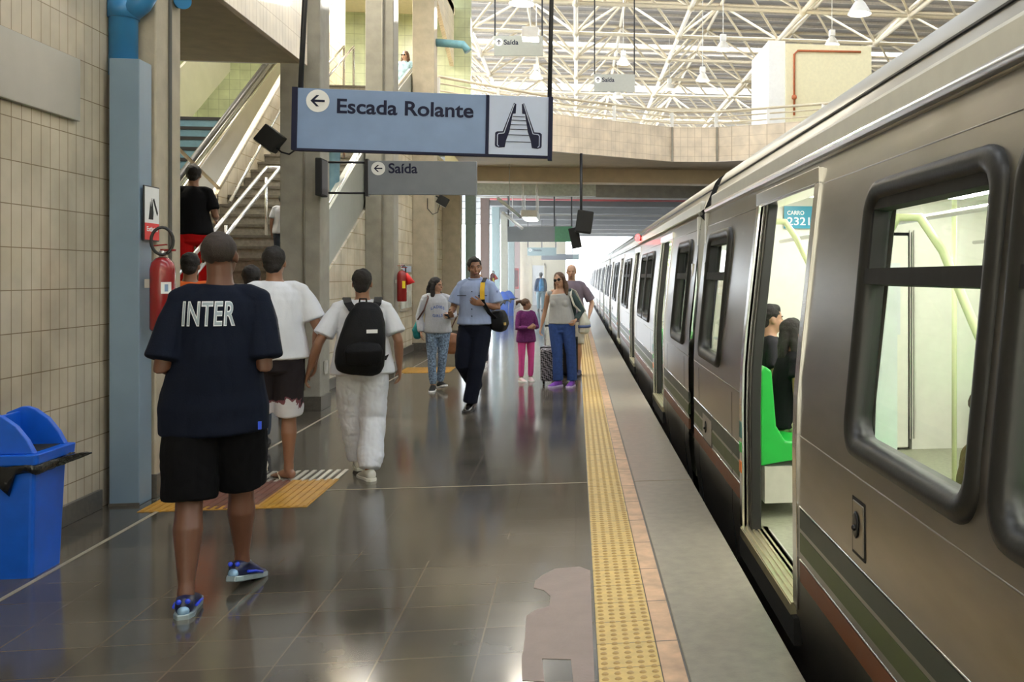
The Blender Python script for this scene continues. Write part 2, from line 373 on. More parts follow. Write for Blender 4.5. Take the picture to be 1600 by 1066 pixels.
# wall between stair and escalator
p1, p2 = onx(298, 236, -5.8), onx(360, 268, -5.2); p3 = onx(437, 133, -5.2)
sl2 = (p3.z - p2.z) / (p3.y - p2.y)
lw = MB().prism([(9.3, 0), (14.4, 0), (14.4, p1.z), (9.3, p1.z - (14.4 - 9.3) * .62)], 'x', -5.9, -5.75)
zl = lambda y: p2.z + sl2 * (y - p2.y)
lw.prism([(14.4, 0), (22, 0), (22, zl(22)), (14.4, zl(14.4))], 'x', -5.3, -5.2).box((-5.9, 14.36, 0), (-5.2, 14.44, zl(14.4)))
struct('wall_stair_side', lw, M_STW)
cp = MB().tube([(-5.78, 9.5, p1.z - 3.1), (-5.78, 14.4, p1.z), (-5.22, 14.5, zl(14.5) + .02), (-5.22, 20, zl(20))], .032, 8)
cp.build('coping_rail', mat('cream_coping', (.62, .56, .45), .5), label='white coping following the wall between stairs and escalator', cat='coping')
MB().tube([(-5.66, 10.2, 1.4), (-5.66, 14.2, 3.62), ], .026, 10).build('wall_handrail', M_STEELP, label='steel handrail on the tiled wall beside the man in red trousers', cat='handrail')
MB().tube([(-5.1, 14.6, zl(14.6) - .25), (-5.1, 19, zl(19) - .25)], .024, 10).build('wall_handrail', M_STEELP, label='slanting steel handrail above the jagged stair wall, below the steel escalator panel', cat='handrail')
# escalator
es = empty('escalator', (-6.6, 12, 0), label='escalator with steel side panels and blue-grey steps beyond the stairs', cat='escalator')
zh = lambda y: .66 * (y - 10.35)
child(MB().prism([(11.5, zh(11.5) - 1.3), (21.5, zh(21.5) - 1.3), (21.5, zh(21.5) - .1), (11.5, zh(11.5) - .1)], 'x', -5.98, -5.93), 'side_panel', mat('escalator_steel', (.52, .50, .44), .3, metal=.6, var=.08, scale=2), es)
child(MB().prism([(11.5, zh(11.5) - 1.3), (21.5, zh(21.5) - 1.3), (21.5, zh(21.5) - .1), (11.5, zh(11.5) - .1)], 'x', -7.55, -7.5), 'side_panel', MATS['escalator_steel'], es)
child(MB().tube([(-5.97, 11.5, zh(11.5)), (-5.97, 21.5, zh(21.5))], .05), 'handrail', M_RUB, es)
child(MB().tube([(-7.5, 11.5, zh(11.5)), (-7.5, 16.5, zh(16.5)), (-7.5, 17.1, zh(16.8)), (-7.5, 17.3, zh(16.2))], .04), 'handrail', M_WHITE, es)
child(MB().tube([(-5.9, 11.5, zh(11.5) - .13), (-5.9, 21.5, zh(21.5) - .13)], .03), 'edge_trim', M_STEELP, es)
sb = MB()
for k in range(21):
    y = 11.5 + k * .36; sb.box((-7.45, y, zh(y) - 1.5), (-6.02, y + .38, zh(y) - .92)); sb.box((-7.45, y - .012, zh(y) - .975), (-6.02, y + .3, zh(y) - .915), 1)
child(sb, 'steps', [M_ESC, M_BLKM], es)
# ------------------------------------------------------------------ mezzanine bridge
pts = [at(683, 118, 20.2), at(861, 150, 22.5), at(1050, 174, 24.6), at(1120, 174, 24.6), at(1288, 161, 23.4), at(1500, 140, 20.8)]
P2 = [Vector((p.x, p.y)) for p in pts]
zb, zt = 4.62, 5.52
mz = MB()
poly = [(p.x, p.y) for p in P2] + [(P2[-1].x, 31.5), (P2[0].x - .2, 31.5)]
mz.prism(poly, 'z', zb, 5.0)
struct('ceiling_mezzanine_slab', mz, M_BEIGE)
for i in range(len(P2) - 1):
    a, b = P2[i], P2[i+1]; d = (b - a).normalized(); nrm = Vector((d.y, -d.x)) * .1
    q = [a, b, b - nrm, a - nrm]; q2 = [(a + nrm*.02), (b + nrm*.02), (b - nrm), (a - nrm)]
    struct('trim_%d' % (9 + i), MB().prism([tuple(v) for v in q2], 'z', zb - .01, zt), M_FASC)
    if i in (1, 2):
        MB().box((b.x - .02, b.y - .06, zb), (b.x + .02, b.y - .02, zt)).build('trim_joint', M_CONCG, kind='structure')
rl = empty('railing', (0, 23, zt), label='white tubular railing along the bent parapet of the upper floor', cat='railing')
for h in (.42, .28, .12):
    child(MB().tube([(p.x, p.y + .08, zt + h) for p in P2], .035 if h > .4 else .02, 8), 'rail', M_TRUSS, rl)
for i in range(len(P2) - 1):
    L = (P2[i+1] - P2[i]).length; nn = max(1, int(L / 1.3))
    for k in range(nn):
        p = P2[i].lerp(P2[i+1], k / nn); child(MB().box((p.x - .05, p.y + .05, zt), (p.x + .05, p.y + .09, zt + .4)), 'post', M_WHITE, rl)
# beams under the far deck
def beam(Y, z0, z1, d, m, lab, x0=-3.4, x1=12):
    return MB().box((x0, Y, z0), (x1, Y + d, z1)).build('ceiling_beam', m, bevel=.01, label=lab, cat='beam')
beam(26.4, 4.22, 4.98, .6, M_BEIGE, 'wide beige beam across the platform under the upper floor', x0=-3.6)
struct('wall_panel_above_platform', MB().box((-3.3, 28.4, 4.0), (.6, 28.6, 4.6)), mat('pale_panel', (.66, .72, .68), .5))
ys = [30.6, 34.6, 38.6, 42.6, 47, 51.5, 56, 60.5]
bl = ['grey beam nearest behind the wide beige beam', 'dark beam second behind the wide beige beam, red pipe beneath it', 'dark beam third behind the wide beige beam', 'dark beam fourth behind the wide beige beam',
      'dark beam fifth behind the wide beige beam', 'dark beam sixth behind the wide beige beam', 'dark beam seventh behind the wide beige beam', 'last dark beam before the daylight at the platform end']
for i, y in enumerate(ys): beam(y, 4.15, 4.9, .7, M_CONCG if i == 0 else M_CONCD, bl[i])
dk = MB()
for i, y in enumerate(ys):
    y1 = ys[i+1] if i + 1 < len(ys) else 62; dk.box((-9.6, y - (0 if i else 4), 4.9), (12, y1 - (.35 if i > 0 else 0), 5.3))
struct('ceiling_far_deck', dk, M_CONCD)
MB().tube([(-3.3, 33.9, 4.35), (11, 33.9, 4.35)], .06).build('ceiling_pipe', mat('red_pipe_paint', (.35, .03, .03), .4), label='red water pipe running across under the dark beams', cat='pipe')
MB().box((-3.1, 37.9, 4.0), (9, 37.95, 4.06)).box((-3.1, 37.9, 4.0), (-3.05, 37.95, 4.9)).box((8.95, 37.9, 4.0), (9, 37.95, 4.9)).build('ceiling_conduit', M_CONCG, label='grey conduit tray under the third dark beam', cat='conduit')
# far cream wall with a door, facing us
fw = onz(828, 480); Yf = 51.0
xL, xR = ony(822, 431, Yf).x, ony(884, 431, Yf).x
struct('wall_far_end', MB().box((xL - .4, Yf, 0), (xR, Yf + .3, 4.15)), M_CREAM)
dx0, dx1 = ony(832, 431, Yf).x, ony(850, 431, Yf).x
d = struct('door_1', MB().box((dx0, Yf - .03, 0), (dx1, Yf, 2.15)), M_WHITE)
struct('door_frame', MB().box((dx0 - .08, Yf - .05, 0), (dx0, Yf - .001, 2.23)).box((dx1, Yf - .05, 0), (dx1 + .08, Yf - .001, 2.23)).box((dx0 - .08, Yf - .05, 2.15), (dx1 + .08, Yf - .001, 2.23)), M_CREAM, parent=d)
# ------------------------------------------------------------------ main roof
strips = [-6 + 10.6 * k for k in range(9)]       # skylight slots
rf = MB(); prev = -14
for y in strips:
    if y - .75 > prev: rf.box((-14, prev, 13.2), (30, y - .75, 13.35))
    prev = y + .75
rf.box((-14, prev, 13.2), (30, 86, 13.35))
struct('ceiling', rf, M_ROOFS)
pur = MB()
for k in range(58):
    y = 24 + k * 1.0; pur.box((-14, y, 13.08), (30, y + .08, 13.2))
struct('ceiling_purlins', pur, mat('purlin_paint', (.62, .58, .54), .5))
fr = MB(); H0, H1 = 11.0, 12.9; xs = [-12 + 4*i for i in range(11)]; yg = [24.3 + 4*i for i in range(14)]
def bar(a, b, r=.07): fr.tube([a, b], r, 6, caps=False)
for x in xs:
    bar((x, yg[0], H0), (x, yg[-1], H0), .085)
for y in yg: bar((xs[0], y, H0), (xs[-1], y, H0), .075)
for x in xs[:-1]: bar((x+2, yg[0]+2, H1), (x+2, yg[-1]-2, H1), .075)
for y in yg[:-1]: bar((xs[0]+2, y+2, H1), (xs[-1]-2, y+2, H1), .065)
for i, x in enumerate(xs):
    for j, y in enumerate(yg):
        fr.ball((x, y, H0), .16, 8)
        for dx in (-2, 2):
            for dy in (-2, 2):
                X, Y = x + dx, y + dy
                if xs[0] < X < xs[-1] and yg[0] < Y < yg[-1]: bar((x, y, H0), (X, Y, H1), .055)
struct('ceiling_space_frame', fr, M_TRUSS)
struct('wall_rear_light_block', MB().box((-14, -14.3, -1.5), (30, -14, 13.2)), M_CREAM)  # unseen, added to block daylight from behind the camera
struct('wall_right_light_block', MB().box((22, -14, -1.5), (22.3, 60, 13.2)), M_CREAM)  # unseen, added to block daylight from the open side beyond the train
# tube lights added to brighten the stair hall
def added_tube_light(x, y, z, w, l, e, lab, rx=0):
    g_ = empty('added_tube_light', (x, y, z), label=lab, cat='light')
    MB().box((-w/2, -l/2, 0), (w/2, l/2, .06)).build('housing', M_WHITE, g_); MB().box((-w/2 + .02, -l/2 + .02, -.02), (w/2 - .02, l/2 - .02, 0)).build('tube', emis('added_tube_glow', (1, .95, .85), 5), g_)
    l_ = bpy.data.objects.new('tube_lamp_light', bpy.data.lights.new('tube_lamp_light', 'AREA')); COL.objects.link(l_); l_.location = (x, y, z - .04); l_.data.shape = 'RECTANGLE'; l_.data.size = w; l_.data.size_y = l; l_.data.energy = e; l_.data.color = (1, .93, .80)
for i, (x, y, z, e) in enumerate([(-7.6, 13, 8.2, 160), (-4.6, 15, 8.2, 160), (-7.6, 18, 8.2, 160), (-4.6, 21, 8.2, 160)]): added_tube_light(x, y, z, .3, 1.5, e, 'tube light added to brighten the stair hall, ' + ['above the near end of the escalator', 'above the middle of the stairs', 'above the far end of the escalator', 'above the head of the stairs'][i])
# right-hand cream block on the upper floor
bx = [at(1228, 180, 30), at(1348, 180, 30)]
struct('wall_lift_block', MB().box((bx[0].x, bx[0].y, 5.0), (bx[1].x + .4, bx[0].y + 3, 9.1)), M_FASC if False else mat('cream_yellow_wall', (.80, .74, .50), .6, var=.04))
struct('wall_lift_block_side', MB().box((bx[0].x - .55, bx[0].y + .1, 5.0), (bx[0].x, bx[0].y + 3, 9.2)), M_WHITE)
r0, r1 = (ony(1241, q_, bx[0].y - .035) for q_ in (180, 79)); r2 = ony(1345, 81, bx[0].y - .035)
MB().tube([r0, r1 - Vector((0, 0, .12)), r1 + Vector((.12, 0, 0)), r2], .035, 8).ball(ony(1241, 152, bx[0].y - .06), .09).build('fire_pipe', mat('rust_red_pipe', (.50, .14, .05), .5), label='thin rust-red fire pipe on the cream block of the upper floor', cat='pipe')
# scattering volume added to imitate veiling glare at the open platform end
hz_m = bpy.data.materials.new('glare_scatter'); hz_m.use_nodes = True; nt_h = hz_m.node_tree; nt_h.nodes.remove(nt_h.nodes['Principled BSDF'])
vs_ = nt_h.nodes.new('ShaderNodeVolumeScatter'); vs_.inputs['Density'].default_value = .015; vs_.inputs['Anisotropy'].default_value = .75; vs_.inputs['Color'].default_value = (1, .98, .94, 1)
nt_h.links.new(vs_.outputs[0], nt_h.nodes['Material Output'].inputs['Volume'])
hzb = MB().box((-3.0, 25.5, .02), (8, 64, 4.1)); o = hzb.build('glare_volume', hz_m, kind='stuff', label='thin volume added to imitate glare towards the open end of the platform', cat='glare_volume')
# ================================================================== FIXTURES
def fit(me, x0, x1, zc, h=None):
    xs_ = [v.co.x for v in me.vertices]; ys_ = [v.co.y for v in me.vertices]
    w = max(xs_) - min(xs_); k = (x1 - x0) / w; hh = max(ys_) - min(ys_); ky = (h / hh) if h else k
    mx, my = min(xs_), min(ys_)
    for v in me.vertices: v.co.x = x0 + (v.co.x - mx) * k; v.co.y = zc + (v.co.y - my) * ky
def sign_text(txt, x0, x1, z0, h, y, m, par, bold=.02, extr=.001):
    me = text_mesh(txt, 1, .001, bold); fit(me, x0, x1, z0, h)
    me.transform(Matrix.Translation((0, y, 0)) @ Matrix.Rotation(R(90), 4, 'X'))
    for v in me.vertices: v.co.y = y if v.co.y > y else y - extr
    me.materials.clear(); me.materials.append(m); o = bpy.data.objects.new('lettering', me); COL.objects.link(o); o.parent = par; return o
def arrow_disc(c, r, y, par, up=False):
    n = 32; mb = MB()
    mb.prism([(c[0] + r*math.cos(2*math.pi*k/n), c[1] + r*math.sin(2*math.pi*k/n)) for k in range(n)], 'y', y - .002, y)
    d = mb.build('disc', M_WHITE, par)
    q = [(-.62, 0), (-.12, .5), (.12, .5), (-.28, .1), (.6, .1), (.6, -.1), (-.28, -.1), (.12, -.5), (-.12, -.5)]
    if up: q = [(-b, -a) for a, b in q]
    MB().prism([(c[0] + a*r, c[1] + b*r) for a, b in q], 'y', y - .004, y - .002).build('arrow', M_NAVY, d)
# --- big hanging sign
TL, TR, BL, BR = at(465, 137, 6.9), at(858, 152, 7.1), at(463, 232, 6.9), at(858, 243, 7.1)
def frame_of(tl, tr, bl):
    u = (tr - tl).normalized(); v = (tl - bl).normalized(); n = v.cross(u).normalized()   # n points away from the viewer
    v = u.cross(n) * -1
    v = n.cross(u) * -1
    if v.z < 0: v = -v
    n = v.cross(u).normalized() * 1
    n = u.cross(v) * -1
    m = Matrix.Identity(4)
    for i in range(3): m[i][0] = u[i]; m[i][1] = n[i]; m[i][2] = v[i]; m[i][3] = bl[i]
    return m, (tr - tl).length, (tl - bl).length
m, SW, SH = frame_of(TL, TR, BL)
sg = empty('hanging_sign', label='large blue-grey hanging sign reading Escada Rolante with an escalator symbol', cat='sign'); sg.matrix_world = m
MB().box((0, 0, 0), (SW * .746, .05, SH)).build('board', M_SIGN, sg, bevel=.003)
MB().box((SW * .758, 0, 0), (SW, .05, SH)).build('symbol_panel', M_SIGNL, sg, bevel=.003)
fb = MB().box((-.035, -.012, -.012), (.004, .06, SH + .004)).box((SW - .002, -.012, -.03), (SW + .03, .06, SH + .004)).box((SW*.746, -.008, 0), (SW*.758, .055, SH)).box((0, -.006, -.014), (SW, .055, .003))
fb.build('frame', M_NAVY, sg)
U = lambda x: (x - 463) / 394 * SW
sign_text('Escada Rolante', U(524), U(737), SH * .60, SH * .245, -.001, M_NAVY, sg, bold=.022)
arrow_disc((U(494.5), SH * .795), SH * .185, -.0005, sg)
ZU = lambda z: SW * .758 + (z - 1175) / 370 * SW * .242; ZV = lambda v: SH - (v - 78) / 352 * SH
sy = MB(); mir = lambda z: 2720 - z
rail = [(1328, 120), (1343, 126), (1340, 182), (1322, 184), (1303, 290), (1283, 345), (1276, 384), (1240, 388), (1219, 382), (1215, 372), (1215, 300), (1226, 292), (1262, 290)]
sy.prism([(ZU(a), ZV(b)) for a, b in rail], 'y', -.003, 0); sy.prism([(ZU(mir(a)), ZV(b)) for a, b in reversed(rail)], 'y', -.003, 0)
for a, b in ((1322, 200), (1314, 222), (1308, 248), (1300, 276), (1292, 309), (1283, 350)):
    sy.box((ZU(a), -.003, ZV(b + 2)), (ZU(mir(a)), 0, ZV(b - 1.5)))
s0 = sy.build('escalator_symbol', M_NAVY, sg)
ln = MB()
for f in (lambda z: z, mir):
    q = [(1331, 126), (1270, 300), (1236, 304), (1230, 312), (1230, 372), (1240, 380)]
    for (a, b), (c, d) in zip(q, q[1:]):
        A, B = Vector((ZU(f(a)), ZV(b))), Vector((ZU(f(c)), ZV(d))); t = (B - A).normalized(); nn = Vector((-t.y, t.x)) * .0028
        ln.prism([tuple(v) for v in (A - nn, B - nn, B + nn, A + nn)], 'y', -.005, -.003)
ln.build('symbol_line', M_SIGNL, s0)
pl = MB().tube([m.inverted() @ at(465, 232, 6.93), m.inverted() @ at(477, -10, 6.93), m.inverted() @ at(494, -330, 6.93)], .02, 8)
pl.build('hanger_pole', M_BLK, sg)
MB().tube([m.inverted() @ at(857, 243, 7.13), m.inverted() @ at(862, -10, 7.13), m.inverted() @ at(868, -330, 7.13)], .017, 8).build('hanger_pole', M_BLK, sg)
# --- Saida sign on brackets
m, SW, SH = frame_of(at(574, 251, 11.2), at(745, 252.5, 11.35), at(574, 304, 11.2))
sg = empty('bracket_sign', label='grey sign reading Saída held out from the pillar by two black rods', cat='sign'); sg.matrix_world = m
MB().box((0, 0, 0), (SW, .06, SH)).build('board', M_SIGNG, sg, bevel=.003)
U = lambda x: (x - 574) / 171 * SW
sign_text('Saída', U(607), U(652), SH * .63, SH * .30, -.001, M_NAVY, sg, bold=.02)
arrow_disc((U(591), SH * .77), SH * .2, -.0005, sg)
br = MB().box((-.03, -.01, -.02), (.01, .07, SH + .02)); L0 = (m.inverted() @ at(514, 254, 11.2)).x
br.build('end_post', M_BLK, sg)
for z in (.02, SH - .02): MB().tube([(L0, .03, z), (0, .03, z)], .014, 8).build('bracket_rod', M_BLK, sg)
# speaker on pillar side where the rods are fixed
p = onx(510, 250, -2.9); q = onx(510, 308, -2.9)
sp = empty('wall_speaker', (-2.97, p.y, q.z), label='flat black speaker on the side of the pillar at the bracket rods', cat='speaker')
MB().box((0, -.22, 0), (.07, .06, p.z - q.z)).build('housing', M_BLKM, sp, bevel=.01)
MB().box((.07, -.20, .02), (.074, .04, p.z - q.z - .02)).build('grille', M_BLK, sp)
# --- upper Saida signs and others
def hang_sign(px0, px1, py0, py1, zc, mt, lab, txt=None, top=13.0, up=True, extra=None, cat='sign'):
    m, w, h = frame_of(at(px0, py0, zc), at(px1, py0, zc), at(px0, py1, zc))
    g_ = empty('hanging_sign', label=lab, cat=cat); g_.matrix_world = m
    MB().box((0, 0, 0), (w, .06, h)).build('board', mt, g_)
    for x in (.02, w - .02): MB().box((x - .02, .01, 0), (x + .02, .05, top - m.translation.z)).build('hanger_rod', M_BLK, g_)
    if txt:
        sign_text(txt, w * .2, w * .5, h * .55, h * .26, -.001, M_NAVY, g_, bold=.02); arrow_disc((w * .1, h * .68), h * .2, -.0005, g_, up)
    if extra:
        m2, w2 = extra; MB().box((w, 0, 0), (w + w2, .06, h)).build('coloured_panel', m2, g_)
        MB().box((w + w2 - .04, .01, 0), (w + w2, .05, top - m.translation.z)).build('hanger_rod', M_BLK, g_)
M_UPS = mat('pale_grey_sign', (.42, .42, .38), .5, var=.03)
hang_sign(772, 848, 56, 87, 27, M_UPS, 'pale grey Saída sign hung high in the roof trusses, the higher of two', 'Saída')
hang_sign(928, 992, 116, 143, 31.5, M_UPS, 'small pale grey Saída sign hung low before the roof trusses above the parapet', 'Saída')
hang_sign(793, 867, 354, 378, 29.6, M_SIGNG, 'light grey hanging sign with a green end panel under the dark beams', top=4.9, extra=(mat('green_sign', (.08, .30, .16), .5), .55))
hang_sign(824, 869, 387, 399.5, 40.3, M_PTEAL, 'pale teal Saída hanging sign in front of the cream end wall', 'Saída', top=4.95, up=False)
hang_sign(846, 895, 397, 406, 46, M_SIGNG, 'dark grey hanging sign lowest of the row before the cream end wall', top=4.9, extra=(M_PTEAL, .3))
# hanging camera pole in mid-platform
p = at(908, 240, 23)
cp = empty('ceiling_camera', (p.x, p.y, 2.2), label='black camera pole hanging from the upper floor above the platform', cat='camera')
MB().tube([(0, 0, .55), (0, 0, 2.42)], .035, 10).build('pole', M_BLK, cp)
MB().box((-.22, -.15, .45), (.18, .25, 1.0), mtx=Matrix.Rotation(R(8), 4, 'Y')).build('housing', M_BLKM, cp, bevel=.03)
MB().box((-.2, .3, .1), (.05, .5, .62), mtx=Matrix.Rotation(R(-12), 4, 'Y')).build('monitor', M_BLKM, cp, bevel=.02)
# tilted floodlights
def flood(c, r, rot, lab, cable, wall):
    g_ = empty('floodlight', c, label=lab, cat='light')
    M3 = Matrix.Rotation(R(rot), 4, 'Y')
    MB().box((-r*.85, -r*.6, -r*.75), (r*.85, r*.6, r*.75), mtx=M3).build('housing', M_BLKM, g_, bevel=r*.08)
    MB().box((-r*.8, -r*.5, -r*.82), (r*.8, r*.5, -r*.75), mtx=M3).build('lens', M_GLASS if r > .15 else M_ALU, g_)
    MB().tube([(r*.5, 0, 0), Vector(wall) - Vector(c)], r*.12, 8).build('bracket', M_BLKM, g_)
    MB().tube([Vector(q_) - Vector(c) for q_ in cable], r*.07, 6).build('cable', M_BLK, g_)
c = at(423, 217, 10.75)
flood(c, .15, 38, 'black tilted floodlight at the top of the pillar beside the stairs', [at(430, 230, 10.75), at(440, 238, 10.72), at(452, 241, 10.7), at(462, 234, 10.7), at(464, 205, 10.8)], at(445, 222, 10.85))
c = at(692, 314, 19.85)
flood(c, .13, 30, 'small black tilted floodlight low on the pillar past the Saída sign', [at(688, 316, 19.8), at(684, 332, 19.7), at(676, 335, 19.6), at(668, 326, 19.6), at(668, 310, 19.6)], at(680, 306, 19.85))
# fluorescent fixture
p = at(829, 338, 27.6)
ff = empty('ceiling_light', (p.x, p.y, p.z), label='suspended white light fitting with pendant rods under the dark beams', cat='light')
MB().box((-.24, -.9, -.08), (.24, .9, .12)).build('housing', M_WHITE, ff, bevel=.02)
MB().box((-.18, -.85, -.1), (.18, .85, -.08)).build('diffuser', emis('fluorescent', (1, .98, .92), 6), ff)
for x in (-.2, .2):
    for y in (-.8, 0, .8): MB().tube([(x, y, .1), (x, y, 1.4)], .012, 6).build('pendant_rod', M_ALU, ff)
for i, (px, py, zc, lab) in enumerate([(796, 325, 25, 'slanting white tube lamp higher of two by the suspended fitting'), (801, 345, 28, 'slanting white tube lamp lower of two by the suspended fitting')]):
    p = at(px, py, zc); t_ = empty('tube_lamp', p, label=lab, cat='light')
    MB().tube([(-.25, -.6, .2), (.25, .6, -.2)], .045, 8).build('tube', M_WHITE, t_); MB().tube([(0, 0, 0), (0, 0, 4.6 - p.z)], .012, 6).build('pendant_rod', M_ALU, t_)
# high-bay lamps
lampm = emis('lamp_glow', (1, .93, .78), 14); bell = mat('lamp_bell', (.85, .83, .78), .3, metal=.1, var=0)
bell_t = empty('high_bay_lamp', (0, 0, 0))
MB().lathe([(.06, .3), (.09, .28), (.14, .22), (.26, .02), (.27, 0), (.25, 0), (.13, .2), (.05, .25)], n=20).build('shade', bell, bell_t)
MB().lathe([(.02, .05), (.07, .06), (.08, .12), (.05, .2), (.02, .22)], n=12).build('bulb', lampm, bell_t)
MB().box((-.1, -.1, .3), (.1, .1, .52)).build('gear_box', M_WHITE, bell_t, bevel=.02)
rodm = MB().tube([(0, 0, .5), (0, 0, 4.2)], .015, 6).build('pendant_rod', M_WHITE, bell_t)
LP = [(815, 6, 19, 'big bell lamp hanging beside the pole of the Escada Rolante sign'), (1343, 22, 20.5, 'bell lamp above the cream block over the train roof'), (1130, 78, 31, 'bell lamp above the bend of the parapet'),
      (1098, 126, 35, 'small bell lamp just above the middle parapet panel'), (838, 122, 36, 'bell lamp below the higher Saída sign'), (974, 100, 37, 'bell lamp directly above the small Saída sign'),
      (1300, 70, 33, 'bell lamp just above the top of the cream block'), (1046, 140, 44, 'tiny bell lamp between the two middle ones over the parapet'), (965, 152, 44, 'tiny bell lamp beneath the small Saída sign')]
for i, (px, py, zc, lab) in enumerate(LP):
    p = at(px, py, zc)
    o = bell_t if i == 0 else copy_tree(bell_t, loc=p)
    if i == 0: o.location = p
    tag(o, lab, 'lamp', 'bell lamps hanging in the hall roof')
    l = bpy.data.objects.new('lamp_light', bpy.data.lights.new('lamp_light', 'POINT')); COL.objects.link(l); l.location = p + Vector((0, 0, -.05)); l.data.energy = 60; l.data.shadow_soft_size = .2; l.data.color = (1, .9, .74)
fl_ = empty('flood_fitting', at(829, 55, 24), label='white box floodlight glaring under the roof beside the higher Saída sign', cat='light')
MB().box((-.22, -.2, -.1), (.22, .2, .18)).build('housing', M_WHITE, fl_, bevel=.03); MB().box((-.2, -.18, -.13), (.2, .18, -.1)).build('lens', lampm, fl_); MB().tube([(0, 0, .15), (0, 0, 4.8)], .015, 6).build('pendant_rod', M_WHITE, fl_)
# ------------------------------------------------------------------ left side
p = onx(122, 93, -3.2); q = onx(122, 190, -3.2)
MB().box((-3.215, 3.2, q.z), (-3.185, p.y, p.z)).build('wall_panel', M_STEELD, bevel=.004, label='plain dull metal panel mounted high on the tiled wall above the bin', cat='panel')
b0 = onz(164, 792)
pb = empty('pipe_casing', (b0.x + .125, b0.y + .1, 0), label='tall blue-grey boxed casing around the foot of the blue pipe', cat='pipe casing')
hz = at(165, 93, 6.42).z
MB().box((-.1, -.1, 0), (.095, .09, hz)).build('casing', M_BLUEB, pb, bevel=.006)
MB().box((-.102, -.104, .0), (.097, -.1, .02)).build('foot_trim', M_BASE, pb)
pc = at(193, 60, 6.5)
bp = empty('drain_pipe', (pc.x, pc.y, hz), label='thick bright blue drain pipe rising out of its boxed casing', cat='pipe')
MB().tube([(0, 0, -.1), (0, 0, 1.6)], .09, 24).build('pipe', M_BLUEP, bp)
MB().tube([(0, 0, .30), (0, 0, .42)], .1, 24).build('collar', M_BLUEP, bp)
MB().tube([(0, 0, .33), (.1, 0, .42), (.2, -.02, .58)], .085, 20).build('branch', M_BLUEP, bp)
e1, e2 = at(262, 4, 6.95), at(284, 9, 7.0)
b2 = empty('drain_pipe', e1, label='short end of blue pipe sticking out past the first pillar at the top', cat='pipe')
MB().tube([(-.3, 0, .03), (0, 0, .03), (.09, 0, .02), (.13, -.06, 0)], .06, 20).build('pipe', M_BLUEP, b2)
MB().tube([(.02, 0, .03), (.06, 0, .03)], .068, 20).build('collar', M_BLUEP, b2)
b3a, b3b = at(676, 66, 19.9), at(724, 70, 19.9)
MB().tube([b3a, b3b, b3b + Vector((.1, 0, -.14))], .085, 14).build('drain_pipe', mat('teal_pipe_paint', (.16, .36, .44), .4), label='short teal pipe jutting from the upper wall near the railing', cat='pipe')
# bin
def make_bin(lab, loc, sc=1):
    g_ = empty('litter_bin', loc, label=lab, cat='bin'); g_.scale = (sc, sc, sc)
    w, d, h = .42, .32, .60
    def rr(x0, x1, y0, y1, z, r=.02):
        out = []
        for cx, cy, a in ((x1-r, y1-r, 0), (x0+r, y1-r, 90), (x0+r, y0+r, 180), (x1-r, y0+r, 270)):
            for k in range(4): t = R(a + k*30); out.append((cx + r*math.cos(t), cy + r*math.sin(t), z))
        return out
    MB().loft([rr(-w+.03, -.02, .02, d-.02, 0), rr(-w, 0, 0, d, h)], smooth=False).build('body', M_BIN, g_)
    rim = MB().loft([rr(-w-.03, .03, -.03, d+.03, h), rr(-w-.035, .035, -.035, d+.035, h+.055)], smooth=False)
    rim.build('lid', M_BIN, g_, bevel=.006)
    prof = [(-w+.02, h+.055), (.005, h+.055), (-.03, h+.125), (-.085, h+.20), (-.15, h+.25), (-.19, h+.265), (-.22, h+.265), (-.29, h+.235), (-.35, h+.16)]
    MB().prism(prof, 'y', -.005, .03).build('hood_side', M_BIN, g_, bevel=.004)
    MB().prism(prof, 'y', d-.03, d+.005).build('hood_side', M_BIN, g_, bevel=.004)
    MB().box((-.24, .03, h+.06), (-.22, d-.03, h+.24), mtx=None).build('swing_flap', M_BIN, g_, bevel=.004)
    MB().box((-w+.02, .02, h+.0552), (-.02, d-.02, h+.058)).build('opening_shade', M_DARK, g_)  # black plate standing in for the shade inside the bin
    rings = []; random.seed(3)
    for j, (z, o_) in enumerate(((h+.002, .02), (h-.006, .034), (h-.02, .036), (h-.042, .026), (h-.055, .006))):
        ring = []
        base = rr(-w-o_, o_, -o_, d+o_, z, .03); N_ = len(base)
        for i in range(N_):
            a_, b_ = Vector(base[i]), Vector(base[(i+1) % N_]); seg = 1 if (b_-a_).length < .05 else 12
            for k in range(seg):
                v = a_.lerp(b_, k/seg); nz = noise.noise(v * 14 + Vector((0, 0, j*.4))); fx = .13 if v.x < -.10 and v.y < .0 else 0
                v = v + Vector((nz*.012, noise.noise(v * 17)*.014 , nz*.02 - (fx * (j/4) * (1 + noise.noise(v*9)))))
                ring.append(v)
        rings.append(ring)
    MB().loft(rings, caps=False).build('bin_liner', M_BAG, g_, fix=False)
    tip = MB().loft([[(.03, d*.5, h-.0), (.03, d*.9, h), (.03, d*.9, h-.03), (.03, d*.5, h-.045)], [(.10, d*.8, h+.01), (.10, d*1.0, h+.005), (.10, d*1.0, h-.01), (.10, d*.8, h-.02)], [(.13, d*.95, h), (.13, d*1.0, h), (.13, d*1.0, h-.006), (.13, d*.95, h-.006)]], smooth=False)
    tip.build('liner_tip', M_BAG, g_)
    return g_
c = onz(48, 905)
make_bin('bright blue litter bin with black liner against the tiled wall', (c.x + .02, c.y - .01, 0))
